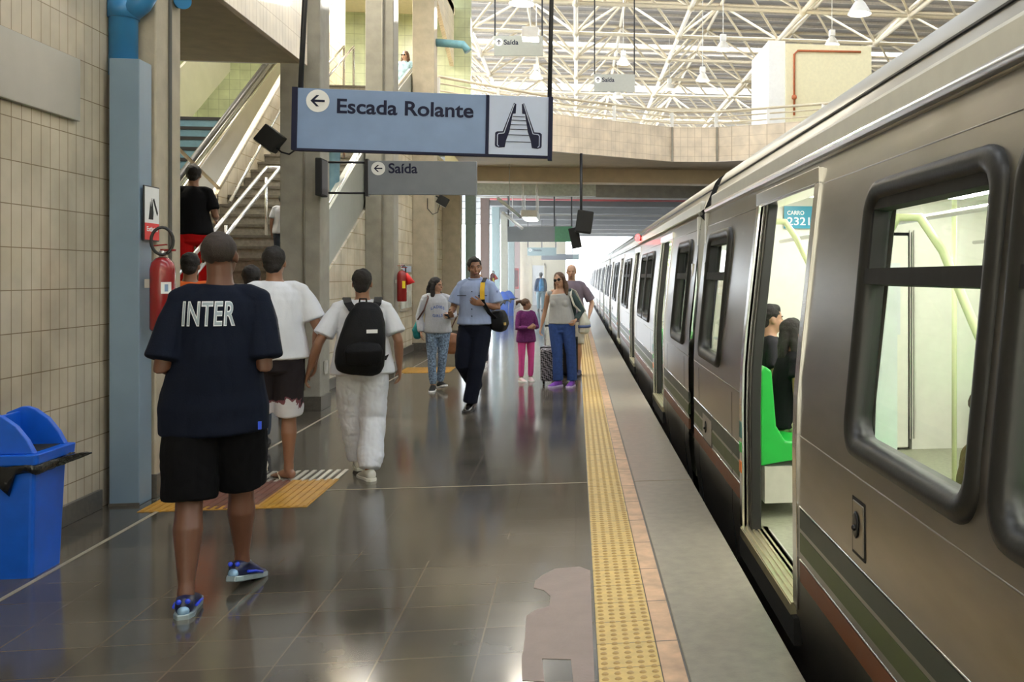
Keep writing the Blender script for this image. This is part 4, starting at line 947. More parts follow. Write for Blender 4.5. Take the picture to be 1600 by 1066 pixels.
def person(name, loc, heading, H, label, skin, pose={}, lean=0, sway=0, head=(0, 0, 0), foot=((0, 8), (0, -8)), hips=0, top=None, bottom=None, hair=None, shoes=None,
           hands=True, wide=1.0, voxel=.009, curl=(25, 25), face=True, female=False, glasses=None, cat='person', group=None, belly=0, palm=(None, None), thighs=None, hipy=0, legk=1.0):
    """local frame: x = the person's right, y = forward, z = up; written for 1.75 m then scaled"""
    root = empty('person', loc, R(heading), label=label, cat=cat, group=group)
    k = H / 1.75; root.scale = (k, k, k)
    J = {a: Vector(b) for a, b in DEF.items()}
    J['hipL'].z += hips; J['hipR'].z += hips
    for s in ('shL', 'shR', 'elL', 'elR', 'wrL', 'wrR'): J[s].x *= wide
    J.update({a: Vector(b) for a, b in pose.items()})
    pel = (J['hipL'] + J['hipR']) / 2; zb = pel.z - .93
    def sp(z):        # spine offset
        t = max(0, min(1, (z - 1.0) / .45)); return Vector((sway * t + pel.x, lean * t**1.1 + pel.y, z + zb))
    dz = zb
    for s in ('shL', 'shR'):
        if s not in pose: J[s] = J[s] + Vector((sway + pel.x, lean + pel.y, dz))
    for s in ('elL', 'elR', 'wrL', 'wrR'):
        if s not in pose: J[s] = J[s] + Vector((sway*.9 + pel.x, lean*.7 + pel.y, dz))
    TOR = [(.86, .13, .10), (.92, .168, .118), (.99, .166, .115), (1.08, .150, .105 + belly), (1.17, .150, .108 + belly), (1.27, .165, .115 + belly*.4), (1.36, .175, .112), (1.42, .160, .095), (1.465, .105, .075), (1.50, .062, .06)]
    if female: TOR = [(z, rx * (.90 if z > 1.05 else 1.02) * (.92 if 1.05 < z < 1.2 else 1), ry * .92) for z, rx, ry in TOR]
    body = MB()
    limb(body, [sp(z) for z, _, _ in TOR], [(rx*wide, ry) for z, rx, ry in TOR], n=24, cap=.3)
    if female:
        for s in (-1, 1): body.ball(sp(1.28) + V(s*.066, .060, 0), (.05, .035, .05), 12)
    for s, q_ in ((-1, 'shL'), (1, 'shR')): limb(body, [sp(1.475) + V(s*.035, -.01, 0), lerp(sp(1.45) + V(s*.05, -.01, 0), J[q_], .55) + V(0, 0, .018), J[q_] + V(0, 0, .0)], [.032, .035, .040])
    # head
    nb = sp(1.50); hy, hp_, hr_ = head
    HM = Matrix.Translation(sp(1.635) + V(0, .018, 0)) @ Matrix.Rotation(R(hy), 4, 'Z') @ Matrix.Rotation(R(hp_), 4, 'X') @ Matrix.Rotation(R(hr_), 4, 'Y')
    def hb(c, r, n=16): body.ball(HM @ Vector(c), r, n, mtx=HM.to_3x3().to_4x4())
    limb(body, [nb - V(0, .01, .05), nb + V(0, 0, .03), HM @ V(0, -.02, -.03)], [(.068, .065), (.056, .058), (.055, .06)])
    hb((0, -.012, .03), (.074, .094, .086), 20); hb((0, .022, -.03), (.060, .064, .082), 18); hb((0, .046, -.083), (.034, .032, .028))
    hb((0, .070, .018), (.048, .020, .012)); hb((0, .083, -.060), (.023, .012, .009)); hb((0, .083, -.071), (.02, .011, .007))
    for s in (-1, 1): hb((s*.035, .058, -.028), (.024, .022, .022)); hb((s*.075, -.006, -.008), (.009, .018, .030))
    limb(body, [HM @ V(0, .078, .006), HM @ V(0, .096, -.018), HM @ V(0, .103, -.032)], [.008, .010, .013])
    # legs
    sides = []
    for sd, s in (('L', -1), ('R', 1)):
        h, kn, an = J['hip'+sd], J['knee'+sd], J['ank'+sd]; fp, fy = foot[0 if sd == 'L' else 1]
        side = V(1, 0, 0); th = thighs or 1
        calf = (an - kn).normalized(); back = calf.cross(side).normalized()
        if back.y > 0: back = -back
        limb(body, [h + V(0, 0, .03), lerp(h, kn, .2), lerp(h, kn, .55), kn, lerp(kn, an, .16) + back*.006, lerp(kn, an, .33) + back*.014, lerp(kn, an, .62) + back*.004, lerp(kn, an, .88), an],
             [.083*legk*th, .086*legk*th, .070*legk*th, .053*legk, .052*legk, .057*legk, .043*legk, .034, .037], side, n=16)
        fm = Matrix.Translation(an) @ Matrix.Rotation(R(-fy), 4, 'Z') @ Matrix.Rotation(R(-fp), 4, 'X')
        sides.append(fm)
        limb(body, [fm @ V(0, -.038, -.045), fm @ V(0, .01, -.038), fm @ V(0, .07, -.05), fm @ V(0, .13, -.066), fm @ V(0, .175, -.070)], [(.030, .034), (.034, .042), (.040, .030), (.044, .017), (.036, .012)], fm.to_3x3() @ V(1, 0, 0))
    # arms and hands
    for i, (sd, s) in enumerate((('L', -1), ('R', 1))):
        sh, el, wr = J['sh'+sd], J['el'+sd], J['wr'+sd]; af = .84 if female else 1
        limb(body, [sh + V(-s*.03, 0, .0), lerp(sh, el, .12), lerp(sh, el, .45), lerp(sh, el, .8), el, lerp(el, wr, .22), lerp(el, wr, .6), lerp(el, wr, .92), wr],
             [(.054*af, .056*af), .054*af, .048*af, .040*af, .038*af, .041*af, .034*af, (.028*af, .022*af), (.027*af, .020*af)], V(0, 1, 0))
        if not hands: continue
        d = (wr - el).normalized(); th_dir = V(0, 1, .15)
        pn = palm[i]
        if pn is None: pn = V(-s, 0, 0)                  # palm faces the body
        pn = Vector(pn); pn = (pn - d * pn.dot(d)).normalized(); td = d.cross(pn) * (1 if sd == 'R' else -1)
        td = td if td.dot(V(0, 1, .3)) > 0 else -td; td.normalize()
        hs = .92 if female else 1
        limb(body, [wr, wr + d*.035*hs, wr + d*.07*hs, wr + d*.088*hs], [(.026*hs, .019*hs), (.037*hs, .017*hs), (.041*hs, .015*hs), (.038*hs, .012*hs)], td)
        for f, (off, ln, sp_) in enumerate(((.030, .072, .10), (.010, .080, .02), (-.011, .076, -.06), (-.031, .060, -.15))):
            p = wr + d*.085*hs + td*off*hs; c_ = R(curl[i]*(1 + f*.12)); dd = (d + td*sp_).normalized(); ptsf = [p - d*.015, p]
            for q in range(3):
                dd = (dd*math.cos(c_*.8) + pn*math.sin(c_*.8)).normalized(); p = p + dd * ln*hs*(.42, .32, .26)[q]; ptsf.append(p.copy())
            limb(body, ptsf, [.0095*hs, .0095*hs, .0088*hs, .008*hs, .007*hs], td, n=8)
        p = wr + d*.025*hs + td*.028*hs; dd = (d*.75 + td*.6 + pn*.35).normalized(); q1 = p + dd*.038*hs; dd2 = (d*.95 + td*.15 + pn*.4).normalized()
        limb(body, [p - dd*.01, q1, q1 + dd2*.033*hs, q1 + dd2*.058*hs], [.013*hs, .0115*hs, .010*hs, .008*hs], pn, n=8)
    bo = fuse(body, 'body', skin, root, voxel, 3)
    # face parts
    if face:
        for s in (-1, 1):
            e_ = MB().ball(HM @ V(s*.030, .0745, .002), (.0095, .0055, .0042), 10, mtx=HM.to_3x3().to_4x4()).build('eye', mat('eye_white', (.45, .40, .36), .3, var=0), root)
            MB().ball(HM @ V(s*.030, .0790, .002), (.0062, .0035, .0048), 8).build('iris', M_BLK, e_)
            MB().tube([HM @ V(s*.014, .086, .020), HM @ V(s*.032, .084, .026), HM @ V(s*.048, .072, .021)], .004, 6).build('eyebrow', hair[1] if hair else H_BLK, root)
        MB().ball(HM @ V(0, .092, -.065), (.022, .006, .006), 10, mtx=HM.to_3x3().to_4x4()).build('mouth', mat('lips', (.30, .09, .08), .4, var=0), root)
    # clothes
    T = top or {}
    if T:
        e = T.get('ease', .014); g = MB(); hem = T.get('hem', .86); neck = T.get('neck', 1.488)
        st_ = [(z, rx + e + (.012 if z < 1.2 else 0) * T.get('loose', 1), ry + e + (.014 if z < 1.2 else .004) * T.get('loose', 1)) for z, rx, ry in TOR if hem < z < neck]
        lo = [t_ for t_ in TOR if t_[0] >= hem][0]; hr0 = T.get('hemr', 1)
        hx = max(lo[1], .16 if not female else .155)
        st_ = [(hem, (hx + e + .008)*hr0, (max(lo[2], .11) + e + .01)*hr0)] + st_
        st_.append((neck + .006, .074 + e*.3, .066 + e*.3))
        Bq = bottom or {}; be = max(.168 + Bq.get('ease', .014), .098 + Bq.get('r', (.105,))[0]) + .015; bf = max(.118 + Bq.get('ease', .014), Bq.get('r', (.105,))[0]) + .016
        be = be / min(1, wide) + (.006 if wide < 1 else 0)
        if Bq and hem < 1.0: st_ = [(z, max(rx, lerp(be, .158 + e, min(1, max(0, (z - .93)/.30)))), max(ry, lerp(bf, .105 + e, min(1, max(0, (z - .93)/.30))))) if z < 1.30 else (z, rx, ry) for z, rx, ry in st_]
        P3 = [sp(z) + (V(0, T.get('back', 0) * (1 - min(1, (z - hem)/.5)), 0)) for z, _, _ in st_]
        limb(g, P3, [(rx*wide, ry) for z, rx, ry in st_], n=28, cap=.12)
        if female and not T.get('flat'):
            for s in (-1, 1): g.ball(sp(1.275) + V(s*.066, .066, 0), (.078, .052, .08), 16)
        sl_ = T.get('sleeve', .62); sr = T.get('sr', .014)
        if sl_ > 0:
            for s, q_ in ((-1, 'shL'), (1, 'shR')): limb(g, [sp(1.455) + V(s*.05, -.008, 0), lerp(sp(1.45) + V(s*.05, -.01, 0), J[q_], .55) + V(0, 0, .014), J[q_] + V(0, 0, -.002)], [.049, .058, .058])
        for sd, s in (('L', -1), ('R', 1)):
            sh, el, wr = J['sh'+sd], J['el'+sd], J['wr'+sd]; af = .9 if female else 1
            if sl_ <= 0:
                limb(g, [sh + V(-s*.05, 0, .01), sh + V(-s*.015, 0, -.0)], [(.05, .05), (.05, .055)], V(0, 1, 0)); continue
            if sl_ <= 1: pts_ = [sh + V(-s*.05, 0, -.005), lerp(sh, el, .06) + V(-s*.008, 0, -.008), lerp(sh, el, .3), lerp(sh, el, sl_*.75), lerp(sh, el, sl_)]; rs = [.050*af + .008, .052*af + .010, .056*af + sr*.55, .058*af + sr*.9, .060*af + sr*1.1]
            else: pts_ = [sh + V(-s*.045, 0, -.005), lerp(sh, el, .12), lerp(sh, el, .6), el, lerp(el, wr, .4), lerp(el, wr, .75), lerp(el, wr, .93)]; rs = [.050*af + sr*.6, .052*af + sr*.7, .052*af + sr, .048*af + sr, .045*af + sr, .040*af + sr, .034*af + sr*.7]
            limb(g, pts_, rs, V(0, 1, 0), n=16, cap=.15)
        to = fuse(g, T.get('name', 't_shirt'), T['mat'], root, voxel, 5, T.get('wr', .008), T.get('wf', 8), seed=len(COL.objects))
        if T.get('label'): to['label'] = T['label']
        root['_top'] = to.name
        if T.get('collar'):
            cz = neck + .01; MB().tube([sp(cz) + V(math.cos(R(a))*(.074), math.sin(R(a))*.066, .012 + .012*math.cos(R(a + 90))) for a in range(0, 361, 24)], .012, 8, caps=False).build('collar', T['collar'], root)
    B = bottom or {}
    if B:
        g = MB(); wz = B.get('waist', 1.03); e = B.get('ease', .014)
        st_ = [(z, rx, ry) for z, rx, ry in TOR if z <= wz]
        limb(g, [sp(.84)] + [sp(z) for z, _, _ in st_], [(.135 + e, .10 + e)] + [((rx + e)*wide, ry + e) for z, rx, ry in st_], n=24, cap=.3)
        ln = B.get('len', 1.95); rr_ = B.get('r', (.105, .100, .080, .075, .068))
        for i, (sd, s) in enumerate((('L', -1), ('R', 1))):
            h, kn, an = J['hip'+sd], J['knee'+sd], J['ank'+sd]
            if ln <= 1.2:
                pts_ = [h + V(0, 0, .02), lerp(h, kn, .3), lerp(h, kn, .7)]; rs = [rr_[0], rr_[1], rr_[2]]
                pts_.append(lerp(h, kn, ln) if ln <= 1 else lerp(kn, an, ln - 1)); rs.append(rr_[3])
                if ln > 1: pts_.insert(3, kn); rs.insert(3, (rr_[2] + rr_[3])/2)
            else:
                pts_ = [h + V(0, 0, .02), lerp(h, kn, .3), lerp(h, kn, .7), kn, lerp(kn, an, .35), lerp(kn, an, .75), lerp(kn, an, ln - 1)]
                rs = [rr_[0], rr_[1], (rr_[1]+rr_[2])/2, rr_[2], (rr_[2]+rr_[3])/2, rr_[3], rr_[4]]
            limb(g, pts_, rs, V(1, 0, 0), n=18, cap=.12)
        bt = fuse(g, B.get('name', 'trousers'), B['mat'], root, voxel, 4, B.get('wr', .008), B.get('wf', 8), zs=B.get('zs', .9), seed=len(COL.objects))
        if B.get('label'): bt['label'] = B['label']
        if B.get('belt'): MB().loft([[sp(z) + V((.172+e)*wide*math.cos(2*math.pi*q/28), (.120+e)*math.sin(2*math.pi*q/28), 0) for q in range(28)] for z in (1.0, 1.035)]).build('belt', B['belt'], root)
    if hair:
        kind, hm_ = hair; g = MB()
        def b_(c, r, n=16): g.ball(HM @ Vector(c), r, n, mtx=HM.to_3x3().to_4x4())
        if kind == 'shaved': b_((0, -.018, .034), (.0765, .0925, .0865), 20)
        elif kind in ('short', 'bushy'):
            q = 1.0 if kind == 'short' else 1.06
            b_((0, -.022, .040), (.081*q, .094*q, .090*q), 20); b_((0, -.055, -.02), (.062, .052, .060)); b_((0, .02, .085), (.055, .055, .036))
        elif kind in ('long', 'pony'):
            b_((0, -.022, .038), (.083, .097, .090), 20)
            if kind == 'long':
                for s in (-1, 1): limb(g, [HM @ V(s*.066, -.01, .03), HM @ V(s*.082, -.02, -.06), HM @ V(s*.085, -.005, -.15), HM @ V(s*.080, .02, -.24)], [.03, .035, .036, .022], n=10)
                limb(g, [HM @ V(0, -.06, .03), HM @ V(0, -.085, -.08), HM @ V(0, -.09, -.18), HM @ V(0, -.08, -.25)], [(.075, .05), (.085, .045), (.08, .04), (.05, .02)], n=12)
            else:
                b_((0, -.12, .065), (.035, .04, .035)); limb(g, [HM @ V(0, -.13, .07), HM @ V(0, -.19, .06), HM @ V(0, -.21, -.0)], [.03, .038, .015], n=10)
        fuse(g, 'hair', hm_, root, min(voxel, .008), 2, .003 if kind in ('shaved',) else .006, 30, 1, seed=3)
    if glasses:
        g = MB()
        for s in (-1, 1): g.ball(HM @ V(s*.033, .086, .002), (.027, .008, .020), 10, mtx=HM.to_3x3().to_4x4()); g.tube([HM @ V(s*.056, .078, .006), HM @ V(s*.080, .0, .004)], .003, 6)
        g.tube([HM @ V(-.01, .094, .008), HM @ V(.01, .094, .008)], .004, 6); g.build('sunglasses', mat('dark_lens', (.01, .01, .012), .08, var=0), root)
    if shoes:
        kind, um, sm_ = shoes
        for fm in sides:
            u = MB(); X = fm.to_3x3() @ V(1, 0, 0)
            if kind == 'flip_flop':
                sh_ = MB().loft([[fm @ V(x*w, y, z) for x, y, w in ((-1, -.07, .028), (1, -.07, .028), (1, -.02, .036), (1, .05, .038), (1, .13, .048), (1, .19, .036), (-1, .19, .036), (-1, .13, .048), (-1, .05, .038), (-1, -.02, .036))] for z in (-.1, -.083)], smooth=False)
                so = sh_.build('flip_flop', um, root, bevel=.003)
                MB().tube([fm @ V(-.045, .04, -.082), fm @ V(-.03, .09, -.035), fm @ V(.006, .14, -.05), fm @ V(.03, .09, -.035), fm @ V(.045, .04, -.082)], .006, 8).build('strap', sm_, so)
            else:
                q = 1.0
                limb(u, [fm @ V(0, -.045, -.038), fm @ V(0, .0, -.030), fm @ V(0, .06, -.045), fm @ V(0, .125, -.062), fm @ V(0, .180, -.068)], [(.040, .046), (.043, .052), (.047, .042), (.050, .030), (.042, .022)], X)
                uo = fuse(u, 'shoe', um, root, .007, 2)
                so = MB().loft([[fm @ V(x*w, y, z) for x, y, w in ((-1, -.088, .024), (1, -.088, .024), (1, -.05, .043), (1, .04, .043), (1, .12, .053), (1, .175, .048), (1, .212, .020), (-1, .212, .020), (-1, .175, .048), (-1, .12, .053), (-1, .04, .043), (-1, -.05, .043))] for z in (-.090, -.062)], smooth=False)
                so.build('sole', sm_, uo, bevel=.005)
                if kind == 'trainer':
                    MB().ball(fm @ V(0, -.072, -.052), (.026, .016, .024), 14, mtx=fm.to_3x3().to_4x4()).build('heel_patch', mat('pale_blue_patch', (.25, .42, .62), .25, metal=.3, var=0), uo)
                    for q_ in (-1, 1): MB().ball(fm @ V(q_*.018, -.074, -.008), (.012, .01, .012), 10).build('heel_mark', mat('bright_blue_patch', (.02, .06, .75), .3, var=0), uo)
                    for q_ in (-1, 1): MB().tube([fm @ V(q_*.046, -.02, -.045), fm @ V(q_*.051, .05, -.05), fm @ V(q_*.052, .11, -.06)], .007, 6).build('side_stripe', mat('bright_blue_patch', (.02, .06, .75), .3, var=0), uo)
                    MB().tube([fm @ V(0, .05, .0), fm @ V(0, .10, -.028)], .012, 6).build('laces', sm_, uo)
    root['_hm'] = 1; del root['_hm']
    return root, J, HM, sp
def on_shirt(root, txt, size_w, size_h, cx, cz, m, front=False, bold=.03, shear=0, arc=0, name='lettering', off=.005):
    """lettering lying on the garment's surface"""
    to = bpy.data.objects[root['_top']]; me = to.data
    bvh = BVHTree.FromPolygons([v.co for v in me.vertices], [p.vertices for p in me.polygons])
    tm = text_mesh(txt, 1, 0, bold, shear=shear, spacing=1.1); fit(tm, -size_w/2, size_w/2, -size_h/2, size_h)
    bm = bmesh.new(); bm.from_mesh(tm); bmesh.ops.remove_doubles(bm, verts=bm.verts, dist=1e-5); bmesh.ops.triangulate(bm, faces=bm.faces)
    for _ in range(2): bmesh.ops.subdivide_edges(bm, edges=[e for e in bm.edges if e.calc_length() > .012], cuts=1)
    sy_ = 1 if front else -1
    for v in bm.verts:
        x, z = v.co.x, v.co.y
        z += arc * (1 - (2*x/size_w)**2); X = cx + (-x if front else x)
        hit = bvh.ray_cast(Vector((X, sy_*1.0, cz + z)), Vector((0, -sy_, 0)))
        y = hit[0].y if hit[0] else sy_*.12
        v.co = Vector((X, y + sy_*off, cz + z))
    bm.to_mesh(tm); bm.free(); tm.materials.clear(); tm.materials.append(m)
    o = bpy.data.objects.new(name, tm); COL.objects.link(o); o.parent = to; return o
def to_world(root, v): return root.matrix_basis @ Vector(v)
def floor_at(px, py): p = onz(px, py); return (p.x, p.y, 0)
def foot_pose(*a): return a
# ---- the man in the INTER shirt
C_NAVY = cloth('navy_jersey', (.006, .009, .020), bump=.15); C_BLKS = cloth('black_shorts_cloth', (.003, .003, .004), bump=.15)
a0, a1 = onz(297, 962), onz(383, 918)
k_ = 1.80/1.75; ld = Matrix.Rotation(R(15), 3, 'Z') @ V(-.105, -.16, 0) * k_; mid = (a0.x - ld.x - .03, a0.y - ld.y + .03, 0)
r, J, HM, sp = person('p', mid, 15, 1.80, 'dark-skinned man in a navy shirt lettered INTER and black shorts, walking away', SK_D,
    pose=dict(ankL=(-.105, -.16, .085), kneeL=(-.105, -.03, .49), ankR=(.105, .17, .12), kneeR=(.105, .10, .52), hipL=(-.095, 0, .93), hipR=(.095, 0, .93),
              shL=(-.150, -.005, 1.42), shR=(.190, -.005, 1.42), elL=(-.215, -.06, 1.11), wrL=(-.13, .18, 1.13), elR=(.215, -.06, 1.10), wrR=(.16, .18, 1.15)),
    wide=.95, sway=.02, head=(-14, 6, 0), foot=((0, 2), (12, 26)), hair=('shaved', H_SHV), shoes=('trainer', mat('black_blue_shoe', (.006, .010, .05), .3, var=.5, scale=20), mat('silver_sole', (.30, .38, .42), .3, metal=.3)),
    top=dict(mat=C_NAVY, hem=.80, ease=.020, sleeve=.84, sr=.022, hemr=1.0, wr=.010, wf=6), bottom=dict(name='shorts', mat=C_BLKS, len=.98, r=(.118, .122, .120, .118, .1), ease=.012, wr=.010, wf=7), voxel=.007, belly=.02, legk=1.12)
on_shirt(r, 'INTER', .225, .115, -.018, 1.365, mat('white_print', (.80, .83, .86), .6, var=0), bold=.035, shear=.08)
on_shirt(r, 'INTER', .219, .105, -.018, 1.365, mat('grey_print', (.35, .42, .48), .6, var=0), bold=.0, shear=.08, name='lettering_inline', off=.0065)
MB().box((.19, -.10, .815), (.205, -.125, .85)).build('hem_tag', mat('blue_tag', (.02, .08, .7), .5, var=0), r)
# ---- white T-shirt, patterned shorts, flip-flops
C_WHT = cloth('white_cotton', (.72, .74, .80), var=.02, bump=.1)
def shorts_pattern():
    m, nt, b = new_mat('blotched_board_shorts'); N, L = nt.nodes.new, nt.links.new; tc = N('ShaderNodeTexCoord'); n = N('ShaderNodeTexNoise'); n.inputs['Scale'].default_value = 5; n.inputs['Detail'].default_value = 6; n.inputs['Distortion'].default_value = 1.2
    L(tc.outputs['Object'], n.inputs[0]); sp_ = N('ShaderNodeSeparateXYZ'); L(tc.outputs['Object'], sp_.inputs[0])
    mr = N('ShaderNodeMapRange'); mr.inputs[1].default_value = .48; mr.inputs[2].default_value = .80; mr.inputs[3].default_value = -.32; mr.inputs[4].default_value = .45; L(sp_.outputs[2], mr.inputs[0])
    ad = N('ShaderNodeMath'); L(n.outputs[0], ad.inputs[0]); L(mr.outputs[0], ad.inputs[1]); r_ = N('ShaderNodeValToRGB'); L(ad.outputs[0], r_.inputs[0])
    c = r_.color_ramp; c.interpolation = 'CONSTANT'; c.elements[0].position = 0; c.elements[0].color = (.72, .72, .78, 1); c.elements[1].position = .46; c.elements[1].color = (.20, .07, .09, 1)
    e = c.elements.new(.52); e.color = (.012, .008, .012, 1); L(r_.outputs[0], b.inputs['Base Color']); b.inputs['Roughness'].default_value = .8; return m
f = onz(452, 752)
r, J, HM, sp = person('p', (f.x - .09, f.y - .06, 0), 18, 1.80, 'man in a plain white T-shirt, blotched board shorts and flip-flops, walking away', SK_B,
    pose=dict(ankR=(.10, .10, .085), kneeR=(.10, .08, .50), ankL=(-.10, .04, .14), kneeL=(-.10, .12, .53), elR=(.30, -.02, 1.14), wrR=(.285, .05, .90), elL=(-.29, -.0, 1.14), wrL=(-.27, .10, .92)),
    wide=1.08, head=(-14, 0, 0), foot=((-22, 5), (0, -35)), hair=('short', H_BLK), shoes=('flip_flop', mat('pale_rubber_sole', (.55, .50, .42), .6), mat('cream_strap', (.65, .58, .45), .5)),
    top=dict(mat=C_WHT, hem=.93, ease=.018, sleeve=.72, sr=.022, wr=.009, wf=7), bottom=dict(name='board_shorts', mat=shorts_pattern(), len=1.0, r=(.118, .115, .105, .10, .1), ease=.02), voxel=.008, belly=.015)
# ---- backpack man in white
f = onz(566, 750)
C_WTR = cloth('white_trousers', (.70, .72, .78), var=.03, bump=.1)
r, J, HM, sp = person('p', (f.x - .02, f.y + .10, 0), 14, 1.63, 'slim man all in white carrying a black backpack, walking away', SK_B,
    pose=dict(ankR=(.05, -.13, .085), kneeR=(.085, .03, .50), ankL=(-.02, .24, .11), kneeL=(-.08, .16, .53), elL=(-.345, -.05, 1.14), wrL=(-.42, .05, .90), elR=(.285, -.06, 1.15), wrR=(.30, .03, .91)),
    wide=1.1, head=(-10, 2, 0), foot=((0, 0), (0, -18)), curl=(30, 26), hair=('short', H_BLK), shoes=('sneaker', mat('grey_white_shoe', (.60, .58, .52), .5), mat('off_white_sole', (.70, .68, .6), .5)),
    top=dict(mat=C_WHT, hem=.88, ease=.018, sleeve=.75, sr=.022, wr=.009), bottom=dict(mat=C_WTR, len=1.97, r=(.120, .122, .105, .100, .085), ease=.02, wr=.014, wf=9), voxel=.007)
def backpack(par, sp, lab, m, sc=1, back=-.13, strap=True, loc=(0, 0, 0), tilt=0):
    """a rounded pack standing behind the wearer (same frame as the wearer)"""
    g_ = empty('backpack', label=lab, cat='backpack'); g_.matrix_world = par.matrix_basis.copy()
    b = MB(); c = Vector(loc)
    prof = [(.93, .165, .085), (.98, .18, .11), (1.08, .178, .12), (1.20, .165, .11), (1.32, .145, .09), (1.41, .115, .07), (1.46, .085, .05)]
    limb(b, [V(tilt*(1.2 - z), back - ry*.85, z) + c for z, rx, ry in prof], [(rx*sc, ry*sc) for z, rx, ry in prof], n=28, cap=.35, sq=.75)
    fuse(b, 'pack_body', m, g_, .010, 4, .008, 7, seed=5)
    pk = MB(); limb(pk, [V(.0, back - .22, 1.0) + c, V(0, back - .235, 1.09) + c, V(0, back - .225, 1.14) + c], [(.13*sc, .035), (.14*sc, .05), (.12*sc, .03)], n=20); fuse(pk, 'front_pocket', m, g_, .010, 4, .006, 9, seed=2)
    MB().tube([V(-.03, back - .02, 1.46) + c, V(-.025, back - .04, 1.51) + c, V(.025, back - .04, 1.51) + c, V(.03, back - .02, 1.46) + c], .008, 8).build('haul_loop', m, g_)
    if strap:
        for s in (-1, 1):
            q = [V(s*.08, back - .03, 1.42), V(s*.115, -.10, 1.475), V(s*.125, 0, 1.515), V(s*.135, .09, 1.46), V(s*.15, .135, 1.34), V(s*.18, .10, 1.18), V(s*.205, -.02, 1.05), V(s*.17, back - .03, 1.0)]
            mb = MB(); rings = []
            for i, p in enumerate(q):
                d = (q[min(i+1, len(q)-1)] - q[max(i-1, 0)]).normalized(); x = V(1, 0, 0) - d*d.x; x.normalize(); nn = d.cross(x); w = .032 if i < 5 else .014
                rings.append([p + x*w + nn*.007, p - x*w + nn*.007, p - x*w - nn*.007, p + x*w - nn*.007])
            mb.loft(rings, smooth=False); mb.build('shoulder_strap', m, g_, bevel=.003, fix=True)
    return g_
C_BPK = cloth('black_nylon', (.008, .008, .009), rough=.6, bump=.4)
bpk = backpack(r, sp, 'black backpack with a small white tag on the back of the man in white', C_BPK, 1.08, back=-.11, tilt=-.12)
tg = MB().box((.02, -.362, 1.235), (.105, -.352, 1.265), mtx=None); tg.build('white_tag', M_WHITE, bpk)
for n_, (z0, z1, w_) in enumerate(((1.20, 1.215, .09), )): pass
MB().tube([V(-.19, -.14, 1.08), V(-.185, -.05, 1.0)], .028, 8).build('side_bottle', mat('clear_bottle', (.35, .35, .33), .15, var=.4), bpk)
# ---- officer
C_SHB = cloth('light_blue_uniform', (.36, .44, .66), var=.03, bump=.12); C_TRN = cloth('navy_uniform_trousers', (.008, .010, .020), bump=.15)
f = onz(741, 641)
r, J, HM, sp = person('p', (f.x - .0, f.y + .10, 0), 172, 1.80, 'young man in a light blue uniform shirt and navy trousers, bag on his shoulder', SK_B,
    pose=dict(ankL=(.03, .12, .085), kneeL=(-.04, .10, .50), ankR=(.06, -.30, .23), kneeR=(.12, .10, .52), hipL=(-.09, 0, .93), hipR=(.09, 0, .93),
              shL=(-.185, 0, 1.425), elL=(-.262, .0, 1.17), wrL=(-.115, .17, 1.22), elR=(.255, .0, 1.16), wrR=(.23, .20, 1.12)),
    wide=.95, head=(22, -2, 4), foot=((0, 0), (-50, 0)), curl=(45, 40), palm=((0, -1, .2), (-1, 0, .3)), hair=('short', H_BLK), shoes=('sneaker', mat('polished_black_shoe', (.008, .008, .008), .15, var=0, coat=.5), M_BLK),
    top=dict(name='uniform_shirt', mat=C_SHB, hem=.985, ease=.018, sleeve=.75, sr=.024, collar=C_SHB, wr=.008, wf=8), bottom=dict(mat=C_TRN, len=1.98, r=(.105, .108, .088, .082, .082), ease=.015, belt=M_BLKM, wr=.010), voxel=.007)
for z in (1.36, 1.26, 1.16, 1.08): MB().ball((0, .152, z), .007, 8).build('button', C_TRN, r)
for s in (-1, 1): MB().box((s*.12 - .05, .132, 1.31), (s*.12 + .05, .146, 1.318)).build('pocket_flap', C_TRN, r)
MB().box((-.268, -.02, 1.29), (-.262, .05, 1.37)).build('sleeve_badge', mat('badge_navy', (.01, .015, .12), .5, var=0), r)
bag = empty('shoulder_bag', label='black shoulder bag with a yellow strap pad carried by the man in uniform', cat='bag'); bag.matrix_world = r.matrix_basis.copy()
g = MB(); limb(g, [V(-.25, -.08, .93), V(-.26, -.08, .98), V(-.25, -.08, 1.06), V(-.24, -.08, 1.11)], [(.085, .13), (.10, .14), (.095, .13), (.08, .11)], n=24, cap=.3, sq=.5); fuse(g, 'bag_body', C_BPK, bag, .01, 4, .01, 7)
def band(q, w, m, par, name, th=.007, ax=V(1, 0, 0)):
    mb = MB(); rings = []
    for i, p in enumerate(q):
        d = (q[min(i+1, len(q)-1)] - q[max(i-1, 0)]).normalized(); x = ax - d*d.dot(ax); x.normalize(); nn = d.cross(x)
        rings.append([p + x*w + nn*th, p - x*w + nn*th, p - x*w - nn*th, p + x*w - nn*th])
    return mb.loft(rings, smooth=False).build(name, m, par, bevel=.003)
stp = band([V(-.22, -.16, 1.16), V(-.13, -.10, 1.44), V(-.115, 0, 1.512), V(-.115, .10, 1.462), V(-.12, .150, 1.36), V(-.13, .165, 1.24), V(-.20, .165, 1.12), V(-.26, .10, 1.05)], .022, C_BPK, bag, 'shoulder_strap')
band([V(-.115, .108, 1.462), V(-.12, .162, 1.37), V(-.128, .178, 1.27)], .026, mat('yellow_pad', (.75, .45, .02), .6, var=.05), bag, 'yellow_pad')
MB().box((-.36, .0, .97), (-.34, .04, 1.0)).build('yellow_mark', M_YEL, bag)
